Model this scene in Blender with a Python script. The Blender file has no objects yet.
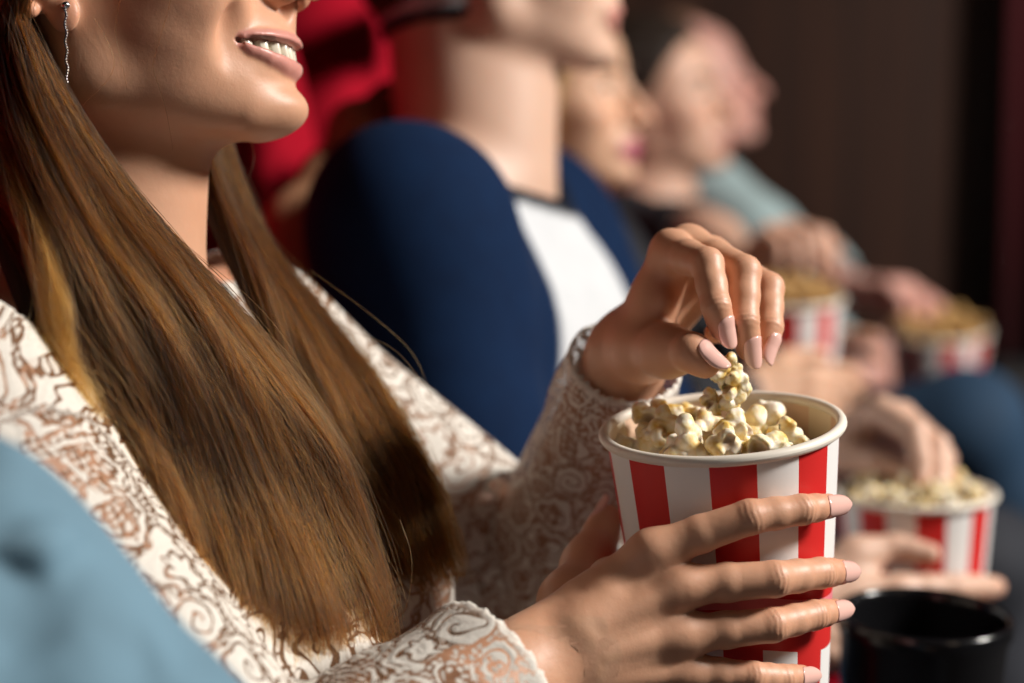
import bpy, bmesh, math, random, time
import numpy as np
from mathutils import Vector, Matrix
T0 = time.time()
sc = bpy.context.scene
rng = np.random.default_rng(7)
random.seed(7)

# ------------------------------------------------------------------ camera, world, light, exposure
CAM_Z = 1.13
PITCH = math.radians(7.2)
FPX = 1900.0
cam_d = bpy.data.cameras.new('camera')
cam = bpy.data.objects.new('camera', cam_d)
sc.collection.objects.link(cam)
cam.location = (0, 0, CAM_Z)
cam.rotation_euler = (math.pi / 2 - PITCH, 0, 0)
cam_d.sensor_width = 36
cam_d.lens = FPX / 1024 * 36
cam_d.clip_start = 0.02
cam_d.dof.use_dof = True
cam_d.dof.focus_distance = 0.885
cam_d.dof.aperture_fstop = 3.3
sc.camera = cam

w = bpy.data.worlds.new('world')
sc.world = w
w.use_nodes = True
w.node_tree.nodes['Background'].inputs[0].default_value = (1.0, 0.82, 0.7, 1)
w.node_tree.nodes['Background'].inputs[1].default_value = 0.010


def area(name, loc, target, size, power, color):
    d = bpy.data.lights.new(name, 'AREA')
    d.shape = 'RECTANGLE'
    d.size, d.size_y = size
    d.energy = power
    d.color = color
    o = bpy.data.objects.new(name, d)
    sc.collection.objects.link(o)
    o.location = loc
    o.rotation_euler = (Vector(target) - Vector(loc)).to_track_quat('-Z', 'Y').to_euler()
    return o


# the bright picture in front of the audience, and an added warm fill from the camera side
area('projected_picture_light', (2.6, 0.82, 2.7), (0.0, 1.2, 0.95), (0.7, 0.5), 175, (1.0, 0.95, 0.89))
area('warm_fill_light', (1.25, -0.75, 2.2), (0.0, 1.0, 0.9), (0.5, 0.5), 1.6, (1.0, 0.74, 0.52))

sc.view_settings.view_transform = 'Standard'
sc.view_settings.look = 'None'
sc.view_settings.gamma = 1
sc.view_settings.use_curve_mapping = False
sc.view_settings.exposure = 0.0
sc.cycles.max_bounces = 6
sc.cycles.transparent_max_bounces = 16

# ------------------------------------------------------------------ small helpers
V3 = lambda *a: np.array(a, float)
_fw = V3(0, math.cos(PITCH), -math.sin(PITCH))
_up = V3(0, math.sin(PITCH), math.cos(PITCH))
_rt = V3(1, 0, 0)
_C = V3(0, 0, CAM_Z)


def at(px, py, d):
    """the point seen at pixel px, py of the photograph, d metres in front of the camera"""
    return _C + _fw * d + _rt * ((px - 512) / FPX * d) + _up * ((341.5 - py) / FPX * d)


def nrm(v):
    v = np.asarray(v, float)
    return v / max(1e-12, np.linalg.norm(v))


def link(o, parent=None):
    sc.collection.objects.link(o)
    if parent is not None:
        o.parent = parent
    return o


def tag(o, label=None, cat=None, group=None, kind=None):
    if label: o['label'] = label
    if cat: o['category'] = cat
    if group: o['group'] = group
    if kind: o['kind'] = kind
    return o


def empty(name, loc=(0, 0, 0), label=None, cat=None, group=None):
    o = bpy.data.objects.new(name, None)
    o.location = loc
    o.empty_display_size = 0.05
    link(o)
    tag(o, label, cat, group)
    return o


def child_of(o, parent):
    """parents o and keeps the world coordinates its mesh was made in (parents here are moved, never turned)"""
    o.parent = parent
    o.matrix_parent_inverse = Matrix.Translation(-Vector(parent.location))
    return o


def mesh_obj(name, verts, faces, mat=None, parent=None, smooth=True, attrs=None):
    me = bpy.data.meshes.new(name)
    verts = np.asarray(verts, np.float32)
    if isinstance(faces, np.ndarray):
        n = faces.shape[1]
        me.vertices.add(len(verts))
        me.vertices.foreach_set('co', verts.ravel())
        me.loops.add(faces.size)
        me.loops.foreach_set('vertex_index', faces.astype(np.int32).ravel())
        me.polygons.add(len(faces))
        me.polygons.foreach_set('loop_start', np.arange(0, faces.size, n, dtype=np.int32))
        me.polygons.foreach_set('loop_total', np.full(len(faces), n, np.int32))
        me.update(calc_edges=True)
    else:
        me.from_pydata([tuple(map(float, v)) for v in verts], [], faces)
        me.update()
    me.validate()
    if smooth:
        me.polygons.foreach_set('use_smooth', np.ones(len(me.polygons), bool))
    if attrs:
        for k, a in attrs.items():
            a = np.asarray(a, np.float32)
            if a.ndim == 1:
                me.attributes.new(k, 'FLOAT', 'POINT').data.foreach_set('value', a)
            else:
                me.attributes.new(k, 'FLOAT_VECTOR', 'POINT').data.foreach_set('vector', a.ravel())
    o = bpy.data.objects.new(name, me)
    if mat is not None:
        me.materials.append(mat)
    sc.collection.objects.link(o)
    if parent is not None:
        child_of(o, parent)
    return o


# ------------------------------------------------------------------ sculpting: distance fields turned into meshes
class Cone:
    """a limb: capsule from a to b whose radius goes from r1 to r2"""
    def __init__(s, a, b, r1, r2=None):
        s.a, s.b = np.asarray(a, float), np.asarray(b, float)
        s.r1, s.r2 = r1, (r1 if r2 is None else r2)
        s.c = (s.a + s.b) / 2
        s.R = np.linalg.norm(s.b - s.a) / 2 + max(s.r1, s.r2)

    def __call__(s, p):
        ba = s.b - s.a
        l2 = max(ba @ ba, 1e-12)
        rr = s.r1 - s.r2
        a2 = l2 - rr * rr
        il2 = 1.0 / l2
        pa = p - s.a
        y = pa @ ba
        z = y - l2
        q = pa * l2 - y[:, None] * ba
        x2 = np.einsum('ij,ij->i', q, q)
        y2, z2 = y * y * l2, z * z * l2
        k = np.sign(rr) * rr * rr * x2
        d = (np.sqrt(np.maximum(x2 * max(a2, 0) * il2, 0)) + y * rr) * il2 - s.r1
        m1 = np.sign(z) * a2 * z2 > k
        d = np.where(m1, np.sqrt(x2 + z2) * il2 - s.r2, d)
        m2 = (np.sign(y) * a2 * y2 < k) & ~m1
        return np.where(m2, np.sqrt(x2 + y2) * il2 - s.r1, d)


class Ell:
    def __init__(s, c, r, M=None):
        s.c, s.r = np.asarray(c, float), np.asarray(r, float)
        s.M = None if M is None else np.asarray(M, float)   # columns are the local axes
        s.R = s.r.max()

    def __call__(s, p):
        q = p - s.c
        if s.M is not None:
            q = q @ s.M
        k0 = np.linalg.norm(q / s.r, axis=1)
        k1 = np.linalg.norm(q / (s.r * s.r), axis=1)
        return np.where(k1 > 1e-9, k0 * (k0 - 1.0) / np.maximum(k1, 1e-9), -s.r.min())


class Prog:
    """primitives joined one after the other: ('u' join / 's' cut away / 'i' keep inside, shape, blend)"""
    def __init__(s, ops=(), off=0.0):
        s.ops = []
        s.off = off
        for o in ops:
            s.add(*o)

    def add(s, op, prim, k=0.0):
        s.ops.append((op, prim, k))
        us = [o[1] for o in s.ops if o[0] == 'u']
        if us:
            lo = np.min([u.c - u.R for u in us], axis=0)
            hi = np.max([u.c + u.R for u in us], axis=0)
            s.c = (lo + hi) / 2
            s.R = np.linalg.norm(hi - lo) / 2 + abs(s.off)
        return s

    def __call__(s, p):
        d = np.full(len(p), 1e3)
        for op, prim, k in s.ops:
            if hasattr(prim, 'R'):
                lb = np.linalg.norm(p - prim.c, axis=1) - prim.R
                if op == 'u':
                    m = lb < d + k
                    far = ~m
                    if far.any() and (d[far] > 100).any():
                        pass
                elif op == 's':
                    m = -lb > d - k
                else:
                    m = np.ones(len(p), bool)
            else:
                m = np.ones(len(p), bool)
            if not m.any():
                continue
            e = prim(p[m])
            dm = d[m]
            if op == 'u':
                if k > 0:
                    h = np.maximum(k - np.abs(dm - e), 0) / k
                    dm = np.minimum(dm, e) - h * h * k * 0.25
                else:
                    dm = np.minimum(dm, e)
            else:
                if op == 's':
                    e = -e
                if k > 0:
                    h = np.maximum(k - np.abs(dm - e), 0) / k
                    dm = np.maximum(dm, e) + h * h * k * 0.25
                else:
                    dm = np.maximum(dm, e)
            d[m] = dm
        return d - s.off


class Off:
    """a shape grown by t"""
    def __init__(s, f, t):
        s.f, s.t = f, t
        if hasattr(f, 'R'):
            s.c, s.R = f.c, f.R + t

    def __call__(s, p):
        return s.f(p) - s.t


def plane(pt, n):
    pt, n = np.asarray(pt, float), nrm(n)
    return lambda p: (p - pt) @ n


OFFS8 = np.array([[i & 1, (i >> 1) & 1, (i >> 2) & 1] for i in range(8)], np.int64)


def mesh_sdf(f, lo, hi, h, levels=4, inside=None, project=True, slack=1.25):
    """f -> (verts, quads) inside the box lo..hi, cells of size h"""
    lo, hi = np.asarray(lo, float), np.asarray(hi, float)
    H = 2 ** levels
    n = np.maximum(1, np.ceil((hi - lo) / (h * H)).astype(int))
    g = np.stack(np.meshgrid(*[np.arange(k) for k in n], indexing='ij'), -1).reshape(-1, 3).astype(np.int64) * H
    size = H
    while True:
        c = lo + (g + size / 2) * h
        keep = np.abs(f(c)) < size * h * 0.87 * slack + (0.0005 if size > 1 else 0)
        if inside is not None and size <= 2:
            keep &= inside(c)
        g = g[keep]
        if size == 1 or len(g) == 0:
            break
        size //= 2
        g = (g[:, None, :] + OFFS8[None] * size).reshape(-1, 3)
    if len(g) == 0:
        return np.zeros((0, 3)), np.zeros((0, 4), np.int32)
    B = 1 << 20
    key = lambda a: (a[..., 0] * B + a[..., 1]) * B + a[..., 2]
    ck = key(g[:, None, :] + OFFS8[None])
    uk, inv = np.unique(ck.ravel(), return_inverse=True)
    cc = np.stack([uk // (B * B), (uk // B) % B, uk % B], -1)
    val = f(lo + cc * h)
    val = np.where(val == 0, 1e-9, val)
    cv = val[inv].reshape(-1, 8)
    neg = cv < 0
    act = neg.any(1) & ~neg.all(1)
    g, cv, ck = g[act], cv[act], ck[act]
    acc = np.zeros((len(g), 3))
    cnt = np.zeros(len(g))
    for a in range(8):
        for ax in range(3):
            if a >> ax & 1:
                continue
            b = a | (1 << ax)
            m = (cv[:, a] < 0) != (cv[:, b] < 0)
            t = cv[m, a] / (cv[m, a] - cv[m, b])
            pt = np.repeat(OFFS8[a][None].astype(float), m.sum(), 0)
            pt[:, ax] += t
            acc[m] += pt
            cnt[m] += 1
    v = lo + (g + acc / cnt[:, None]) * h
    gk = key(g)
    order = np.argsort(gk)
    gs = gk[order]

    def find(a):
        k = key(a)
        i = np.searchsorted(gs, k)
        i = np.minimum(i, len(gs) - 1)
        return np.where(gs[i] == k, order[i], -1)

    quads = []
    for ax in range(3):
        b, c = (ax + 1) % 3, (ax + 2) % 3
        s0, s1 = cv[:, 0] < 0, cv[:, 1 << ax] < 0
        m = s0 != s1
        cell = g[m]
        eb, ec = np.zeros(3, np.int64), np.zeros(3, np.int64)
        eb[b] = 1
        ec[c] = 1
        i0 = np.nonzero(m)[0]
        i1, i2, i3 = find(cell - eb), find(cell - eb - ec), find(cell - ec)
        q = np.stack([i0, i1, i2, i3], 1)
        fl = ~s0[m]
        q[fl] = q[fl][:, ::-1]
        quads.append(q[(q >= 0).all(1)])
    q = np.concatenate(quads)
    if project:
        e = h * 0.25
        for _ in range(2):
            d0 = f(v)
            gr = np.stack([f(v + e * np.eye(3)[k]) - d0 for k in range(3)], 1) / e
            l2 = np.maximum((gr ** 2).sum(1), 0.09)
            step = np.clip(d0 / l2, -h, h)
            v = v - gr * step[:, None] * 0.85
    return v, q


def join_meshes(parts):
    vs, qs, n = [], [], 0
    for v, q in parts:
        if len(v) == 0:
            continue
        vs.append(v)
        qs.append(q + n)
        n += len(v)
    return np.concatenate(vs), np.concatenate(qs)


def keep_faces(v, q, mask):
    """drops the quads with any corner where mask is False"""
    q = q[mask[q].all(1)]
    used = np.unique(q)
    new = np.full(len(v), -1)
    new[used] = np.arange(len(used))
    return v[used], new[q], used


def box_of(prog, pad=0.02):
    us = [o[1] for o in prog.ops if o[0] == 'u']
    return np.min([u.c - u.R for u in us], axis=0) - pad, np.max([u.c + u.R for u in us], axis=0) + pad


def wob(p, f, seed=0):
    """a soft random field for folds and lumps, about -1..1"""
    r = np.random.default_rng(seed)
    s = np.zeros(len(p))
    for k in range(6):
        d = nrm(r.normal(size=3)) * f * (0.6 + 0.9 * r.random())
        s += np.sin(p @ d + r.random() * 6.28)
    return s / 3.0


def axes(yaw, pitch, roll):
    """columns: forward, left, up"""
    y, p, r = map(math.radians, (yaw, pitch, roll))
    cy, sy, c, s, cr, sr = math.cos(y), math.sin(y), math.cos(p), math.sin(p), math.cos(r), math.sin(r)
    return (np.array([[cy, -sy, 0], [sy, cy, 0], [0, 0, 1]]) @ np.array([[c, 0, -s], [0, 1, 0], [s, 0, c]])
            @ np.array([[1, 0, 0], [0, cr, -sr], [0, sr, cr]]))


# ------------------------------------------------------------------ materials
def new_mat(name):
    m = bpy.data.materials.new(name)
    m.use_nodes = True
    nt = m.node_tree
    return m, nt, nt.nodes['Principled BSDF']


def N(nt, typ, **kw):
    n = nt.nodes.new(typ)
    for k, v in kw.items():
        setattr(n, k, v)
    return n


def mathn(nt, op, a, b=None, c=None, clamp=False):
    n = nt.nodes.new('ShaderNodeMath')
    n.operation = op
    n.use_clamp = clamp
    for i, x in enumerate((a, b, c)):
        if x is None:
            continue
        if isinstance(x, (int, float)):
            n.inputs[i].default_value = x
        else:
            nt.links.new(x, n.inputs[i])
    return n.outputs[0]


def mixc(nt, fac, a, b):
    n = nt.nodes.new('ShaderNodeMix')
    n.data_type = 'RGBA'
    for i, x in ((0, fac), (6, a), (7, b)):
        if isinstance(x, (int, float)):
            n.inputs[i].default_value = x
        elif isinstance(x, tuple):
            n.inputs[i].default_value = x if len(x) == 4 else x + (1,)
        else:
            nt.links.new(x, n.inputs[i])
    return n.outputs[2]


def ramp(nt, x, stops, interp='LINEAR'):
    n = nt.nodes.new('ShaderNodeValToRGB')
    n.color_ramp.interpolation = interp
    el = n.color_ramp.elements
    while len(el) < len(stops):
        el.new(0.5)
    for e, (p, c) in zip(el, stops):
        e.position = p
        e.color = c if len(c) == 4 else tuple(c) + (1,)
    nt.links.new(x, n.inputs[0])
    return n.outputs[0]


def noise(nt, scale, detail=3, rough=0.5, coord=None, dist=0.0):
    n = nt.nodes.new('ShaderNodeTexNoise')
    n.inputs['Scale'].default_value = scale
    n.inputs['Detail'].default_value = detail
    n.inputs['Roughness'].default_value = rough
    n.inputs['Distortion'].default_value = dist
    if coord is None:
        tc = nt.nodes.new('ShaderNodeTexCoord')
        coord = tc.outputs['Object']
    nt.links.new(coord, n.inputs['Vector'])
    return n.outputs[0]


def bump(nt, bsdf, height, strength, dist):
    b = nt.nodes.new('ShaderNodeBump')
    b.inputs['Strength'].default_value = strength
    b.inputs['Distance'].default_value = dist
    nt.links.new(height, b.inputs['Height'])
    nt.links.new(b.outputs[0], bsdf.inputs['Normal'])


def attr(nt, name):
    n = nt.nodes.new('ShaderNodeAttribute')
    n.attribute_name = name
    return n


def plain(name, col, rough=0.5, metal=0.0, nscale=60, var=0.25, bstr=0.0, bdist=0.001, spec=0.5, sheen=0.0):
    m, nt, b = new_mat(name)
    f = noise(nt, nscale, 4)
    c2 = tuple(max(0.0, x * (1 - var)) for x in col)
    nt.links.new(mixc(nt, f, c2, tuple(col)), b.inputs['Base Color'])
    b.inputs['Roughness'].default_value = rough
    b.inputs['Metallic'].default_value = metal
    b.inputs['Specular IOR Level'].default_value = spec
    if sheen:
        b.inputs['Sheen Weight'].default_value = sheen
    if bstr:
        bump(nt, b, noise(nt, nscale * 4, 3), bstr, bdist)
    return m


def skin_mat(name, col, lip=(0.60, 0.27, 0.22), detail=1.0, sss=0.12):
    m, nt, b = new_mat(name)
    f = noise(nt, 38, 4, 0.6)
    base = mixc(nt, f, tuple(x * y for x, y in zip(col, (0.88, 0.80, 0.76))), tuple(col))
    red = attr(nt, 'flush').outputs['Fac']
    base = mixc(nt, red, base, tuple(x * y for x, y in zip(col, (0.95, 0.66, 0.6))))
    la = attr(nt, 'lip').outputs['Fac']
    base = mixc(nt, la, base, lip)
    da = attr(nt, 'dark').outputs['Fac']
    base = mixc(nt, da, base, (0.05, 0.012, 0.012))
    nt.links.new(base, b.inputs['Base Color'])
    r = mathn(nt, 'MULTIPLY_ADD', la, -0.08, 0.47)
    nt.links.new(r, b.inputs['Roughness'])
    b.inputs['Subsurface Weight'].default_value = sss
    b.inputs['Subsurface Radius'].default_value = (1.0, 0.35, 0.2)
    b.inputs['Subsurface Scale'].default_value = 0.004
    b.inputs['Specular IOR Level'].default_value = 0.42
    if detail:
        n1 = noise(nt, 900, 2, 0.6)
        n2 = noise(nt, 220, 3, 0.6)
        bump(nt, b, mathn(nt, 'ADD', mathn(nt, 'MULTIPLY', n1, 0.35), n2), 0.22 * detail, 0.0007)
    return m


def hair_mat(name, dark, light, rough=0.32):
    m, nt, b = new_mat(name)
    nt.nodes.remove(b)
    h = N(nt, 'ShaderNodeBsdfHairPrincipled')
    h.parametrization = 'COLOR'
    ci = N(nt, 'ShaderNodeHairInfo')
    r = ramp(nt, ci.outputs['Random'], [(0.0, dark), (0.62, tuple(0.89 * a + 0.11 * b_ for a, b_ in zip(dark, light))), (0.88, tuple(0.66 * a + 0.34 * b_ for a, b_ in zip(dark, light))), (1.0, light)])
    tip = mathn(nt, 'MULTIPLY', mathn(nt, 'POWER', ci.outputs['Intercept'], 2.2), mathn(nt, 'MULTIPLY_ADD', ci.outputs['Random'], 0.30, 0.0))
    nt.links.new(mixc(nt, tip, r, tuple(x * 1.25 for x in light)), h.inputs['Color'])
    h.inputs['Roughness'].default_value = rough
    h.inputs['IOR'].default_value = 1.36
    h.inputs['Radial Roughness'].default_value = 0.45
    nt.links.new(h.outputs[0], nt.nodes['Material Output'].inputs['Surface'])
    return m


def lock_mat(name, dark, light, freq=2600):
    """solid locks: fine streaks along each lock from its own across-coordinate"""
    m, nt, b = new_mat(name)
    st = attr(nt, 'strand').outputs['Vector']
    mp = N(nt, 'ShaderNodeMapping')
    mp.inputs['Scale'].default_value = (freq, freq, 9)
    nt.links.new(st, mp.inputs['Vector'])
    f = noise(nt, 1.0, 3, 0.6, mp.outputs[0])
    nt.links.new(ramp(nt, f, [(0.3, dark), (0.7, light)]), b.inputs['Base Color'])
    b.inputs['Roughness'].default_value = 0.55
    b.inputs['Specular IOR Level'].default_value = 0.25
    bump(nt, b, f, 0.6, 0.0008)
    return m


def lace_mat(name):
    """white guipure: closed scrolls, beads and petals of thread with open ground between them"""
    m, nt, b = new_mat(name)
    uv = attr(nt, 'weave').outputs['Vector']

    def wiggle(amt, sc_):
        n = N(nt, 'ShaderNodeTexNoise')
        n.inputs['Scale'].default_value = sc_
        n.inputs['Detail'].default_value = 1
        nt.links.new(uv, n.inputs['Vector'])
        a = N(nt, 'ShaderNodeVectorMath', operation='SUBTRACT')
        nt.links.new(n.outputs['Color'], a.inputs[0])
        a.inputs[1].default_value = (0.5, 0.5, 0.5)
        s = N(nt, 'ShaderNodeVectorMath', operation='SCALE')
        nt.links.new(a.outputs[0], s.inputs[0])
        s.inputs['Scale'].default_value = amt
        t = N(nt, 'ShaderNodeVectorMath', operation='ADD')
        nt.links.new(uv, t.inputs[0])
        nt.links.new(s.outputs[0], t.inputs[1])
        return t.outputs[0]

    q = wiggle(0.016, 60)
    vor = N(nt, 'ShaderNodeTexVoronoi', voronoi_dimensions='2D', feature='F1')
    vor.inputs['Scale'].default_value = 36
    vor.inputs['Randomness'].default_value = 0.85
    nt.links.new(q, vor.inputs['Vector'])
    edge = N(nt, 'ShaderNodeTexVoronoi', voronoi_dimensions='2D', feature='DISTANCE_TO_EDGE')
    edge.inputs['Scale'].default_value = 36
    edge.inputs['Randomness'].default_value = 0.85
    nt.links.new(q, edge.inputs['Vector'])
    sc_ = N(nt, 'ShaderNodeVectorMath', operation='SCALE')
    nt.links.new(q, sc_.inputs[0])
    sc_.inputs['Scale'].default_value = 27
    ps = N(nt, 'ShaderNodeVectorMath', operation='SCALE')
    nt.links.new(vor.outputs['Position'], ps.inputs[0])
    ps.inputs['Scale'].default_value = 27
    dv = N(nt, 'ShaderNodeVectorMath', operation='SUBTRACT')
    nt.links.new(q, dv.inputs[0])
    nt.links.new(vor.outputs['Position'], dv.inputs[1])
    sp = N(nt, 'ShaderNodeSeparateXYZ')
    nt.links.new(dv.outputs[0], sp.inputs[0])
    ang = mathn(nt, 'DIVIDE', mathn(nt, 'ARCTAN2', sp.outputs[1], sp.outputs[0]), 6.28318)
    r = vor.outputs['Distance']
    # scroll: spiral line round each centre
    spi = mathn(nt, 'FRACT', mathn(nt, 'ADD', mathn(nt, 'MULTIPLY', r, 4.3), ang))
    spi = mathn(nt, 'ABSOLUTE', mathn(nt, 'SUBTRACT', spi, 0.5))
    gap = mathn(nt, 'GREATER_THAN', spi, 0.385)                 # the open line between turns
    # petals in some cells instead of scrolls
    pet = mathn(nt, 'SINE', mathn(nt, 'MULTIPLY', ang, 6.28318 * 6))
    pet = mathn(nt, 'LESS_THAN', mathn(nt, 'ABSOLUTE', mathn(nt, 'SUBTRACT', mathn(nt, 'MULTIPLY_ADD', pet, 0.07, 0.30), r)), 0.04)
    sepc = N(nt, 'ShaderNodeSeparateColor')
    nt.links.new(vor.outputs['Color'], sepc.inputs[0])
    pick = mathn(nt, 'GREATER_THAN', sepc.outputs[0], 0.62)
    hole = mathn(nt, 'ADD', mathn(nt, 'MULTIPLY', pet, pick), mathn(nt, 'MULTIPLY', gap, mathn(nt, 'SUBTRACT', 1.0, pick)))
    # open ground along the cell borders, carried by a row of beads
    ed = edge.outputs['Distance']
    ground = mathn(nt, 'LESS_THAN', ed, 0.085)
    bead = N(nt, 'ShaderNodeTexVoronoi', voronoi_dimensions='2D', feature='F1')
    bead.inputs['Scale'].default_value = 260
    bead.inputs['Randomness'].default_value = 0.25
    nt.links.new(q, bead.inputs['Vector'])
    dot = mathn(nt, 'LESS_THAN', bead.outputs['Distance'], 0.36)
    big = noise(nt, 14, 1, 0.5, uv)
    wide = mathn(nt, 'GREATER_THAN', big, 0.58)                 # larger windows of open net
    ground = mathn(nt, 'MAXIMUM', ground, mathn(nt, 'MULTIPLY', wide, mathn(nt, 'GREATER_THAN', ed, 0.16)))
    hole = mathn(nt, 'MAXIMUM', hole, mathn(nt, 'MULTIPLY', ground, mathn(nt, 'SUBTRACT', 1.0, mathn(nt, 'MULTIPLY', dot, 0.9))), clamp=True)
    trim = attr(nt, 'hem').outputs['Fac']                       # close to the hems the thread is solid
    hole = mathn(nt, 'MULTIPLY', hole, mathn(nt, 'SUBTRACT', 1.0, trim), clamp=True)
    solid = mathn(nt, 'SUBTRACT', 1.0, mathn(nt, 'MULTIPLY', hole, 0.62))
    thread = noise(nt, 700, 2, 0.5, uv)
    nt.links.new(mixc(nt, hole, mixc(nt, thread, (0.58, 0.53, 0.46), (0.78, 0.74, 0.68)), (0.36, 0.20, 0.11)), b.inputs['Base Color'])
    b.inputs['Roughness'].default_value = 0.75
    b.inputs['Specular IOR Level'].default_value = 0.2
    nt.links.new(solid, b.inputs['Alpha'])
    hgt = mathn(nt, 'ADD', mathn(nt, 'MULTIPLY', thread, 0.5), mathn(nt, 'SUBTRACT', 0.5, spi))
    bump(nt, b, hgt, 0.55, 0.0012)
    return m


def stripe_mat(name):
    """popcorn bucket board: sixteen red and white stripes, a red ribbon with a pink edge low round the middle"""
    m, nt, b = new_mat(name)
    co = attr(nt, 'wrap')
    sp = N(nt, 'ShaderNodeSeparateXYZ')
    nt.links.new(co.outputs['Vector'], sp.inputs[0])
    a, hgt, inn = sp.outputs[0], sp.outputs[1], sp.outputs[2]     # turns, height 0..1, inside
    st = mathn(nt, 'FRACT', mathn(nt, 'MULTIPLY', a, 8.0))
    isred = mathn(nt, 'LESS_THAN', st, 0.5)
    wav = mathn(nt, 'MULTIPLY', mathn(nt, 'COSINE', mathn(nt, 'MULTIPLY', a, 6.28318 * 2)), -0.05)
    hh = mathn(nt, 'SUBTRACT', hgt, wav)

    def band(lo_, hi_):
        return mathn(nt, 'MULTIPLY', mathn(nt, 'GREATER_THAN', hh, lo_), mathn(nt, 'LESS_THAN', hh, hi_))
    rib = band(0.32, 0.61)
    isred = mathn(nt, 'MAXIMUM', isred, rib)
    white = (0.80, 0.79, 0.77)
    red = (0.60, 0.022, 0.020)
    c = mixc(nt, isred, white, red)
    c = mixc(nt, mathn(nt, 'MAXIMUM', band(0.455, 0.50), 0.0), c, (0.78, 0.22, 0.26))
    # the print shows faintly through the board on the inside
    ins = mixc(nt, isred, (0.72, 0.62, 0.47), (0.66, 0.46, 0.33))
    c = mixc(nt, inn, c, ins)
    nt.links.new(c, b.inputs['Base Color'])
    b.inputs['Roughness'].default_value = 0.42
    b.inputs['Specular IOR Level'].default_value = 0.4
    return m


def kernel_mat(name):
    m, nt, b = new_mat(name)
    f = noise(nt, 130, 3, 0.6)
    c = ramp(nt, f, [(0.42, (0.86, 0.80, 0.67)), (0.56, (0.82, 0.67, 0.36)), (0.66, (0.72, 0.47, 0.10))])
    hull = attr(nt, 'hull').outputs['Fac']
    c = mixc(nt, hull, c, (0.20, 0.085, 0.015))
    nt.links.new(c, b.inputs['Base Color'])
    b.inputs['Roughness'].default_value = 0.5
    b.inputs['Subsurface Weight'].default_value = 0.25
    b.inputs['Subsurface Radius'].default_value = (1, 0.7, 0.35)
    b.inputs['Subsurface Scale'].default_value = 0.003
    bump(nt, b, noise(nt, 500, 3), 0.5, 0.0006)
    return m


M = {}
M['skin_w'] = skin_mat('skin_fair_warm', (0.66, 0.37, 0.235))
M['skin_m'] = skin_mat('skin_fair', (0.66, 0.44, 0.33), detail=0.5)
M['skin_b'] = skin_mat('skin_blonde', (0.68, 0.42, 0.28), lip=(0.5, 0.14, 0.2), detail=0)
M['skin_c'] = skin_mat('skin_rosy', (0.66, 0.41, 0.30), detail=0)
M['skin_d'] = skin_mat('skin_pink', (0.66, 0.36, 0.30), detail=0)
M['nail'] = plain('nail_polish', (0.82, 0.49, 0.42), 0.12, var=0.05, spec=0.7)
M['teeth'] = plain('tooth_enamel', (0.80, 0.74, 0.60), 0.2, nscale=200, var=0.08)
M['lace'] = lace_mat('lace')
M['stripe'] = stripe_mat('striped_board')
M['rim'] = plain('rolled_board', (0.80, 0.74, 0.64), 0.45, var=0.05)
M['kernel'] = kernel_mat('popped_corn')
M['caramel'] = plain('golden_corn', (0.62, 0.36, 0.12), 0.5, nscale=120, var=0.4)
M['navy'] = plain('navy_jersey', (0.006, 0.030, 0.085), 0.85, nscale=40, var=0.4, bstr=0.2)
M['denim'] = plain('washed_denim', (0.17, 0.31, 0.41), 0.85, nscale=22, var=0.5, bstr=0.3)
M['jeans'] = plain('blue_jeans', (0.010, 0.045, 0.100), 0.85, nscale=20, var=0.5, bstr=0.3)
M['black_cloth'] = plain('black_jersey', (0.010, 0.011, 0.016), 0.85, var=0.3, bstr=0.2)
M['dark_trousers'] = plain('dark_trousers', (0.012, 0.014, 0.022), 0.85, var=0.3, bstr=0.2)
M['pale_shirt'] = plain('pale_blue_shirt', (0.42, 0.55, 0.56), 0.8, var=0.2, bstr=0.2)
M['shoe'] = plain('shoe_leather', (0.02, 0.02, 0.022), 0.5)
M['eye_white'] = plain('eye_white', (0.75, 0.72, 0.68), 0.15, var=0.05)
M['iris'] = plain('iris', (0.10, 0.16, 0.20), 0.1, var=0.4)
M['brow'] = plain('brow_hair', (0.07, 0.04, 0.022), 0.6)
M['velvet'] = plain('red_velvet', (0.36, 0.001, 0.014), 0.9, nscale=30, var=0.25, bstr=0.25, spec=0.15)
M['wood'] = None
M['silver'] = plain('silver', (0.75, 0.75, 0.78), 0.2, 1.0, var=0.1)
M['black_gloss'] = plain('glossy_black_plastic', (0.006, 0.006, 0.007), 0.16, var=0.1, spec=0.6)
M['black_matt'] = plain('matt_black_plastic', (0.012, 0.012, 0.013), 0.5, var=0.2)
M['lock_brown'] = lock_mat('brown_locks', (0.006, 0.0025, 0.001), (0.026, 0.010, 0.0035))
M['lock_blonde'] = lock_mat('blonde_locks', (0.16, 0.085, 0.03), (0.42, 0.26, 0.09))
M['lock_dark'] = lock_mat('dark_locks', (0.010, 0.006, 0.004), (0.030, 0.018, 0.012))
M['lock_midbrown'] = lock_mat('midbrown_locks', (0.03, 0.016, 0.009), (0.09, 0.05, 0.028))
M['lock_sandy'] = lock_mat('sandy_locks', (0.10, 0.05, 0.03), (0.26, 0.14, 0.09))
M['strand_gold'] = hair_mat('golden_flyaway_strands', (0.22, 0.07, 0.012), (0.50, 0.20, 0.04))
M['strand'] = hair_mat('brown_strands', (0.0035, 0.0013, 0.0005), (0.30, 0.092, 0.012))


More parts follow.
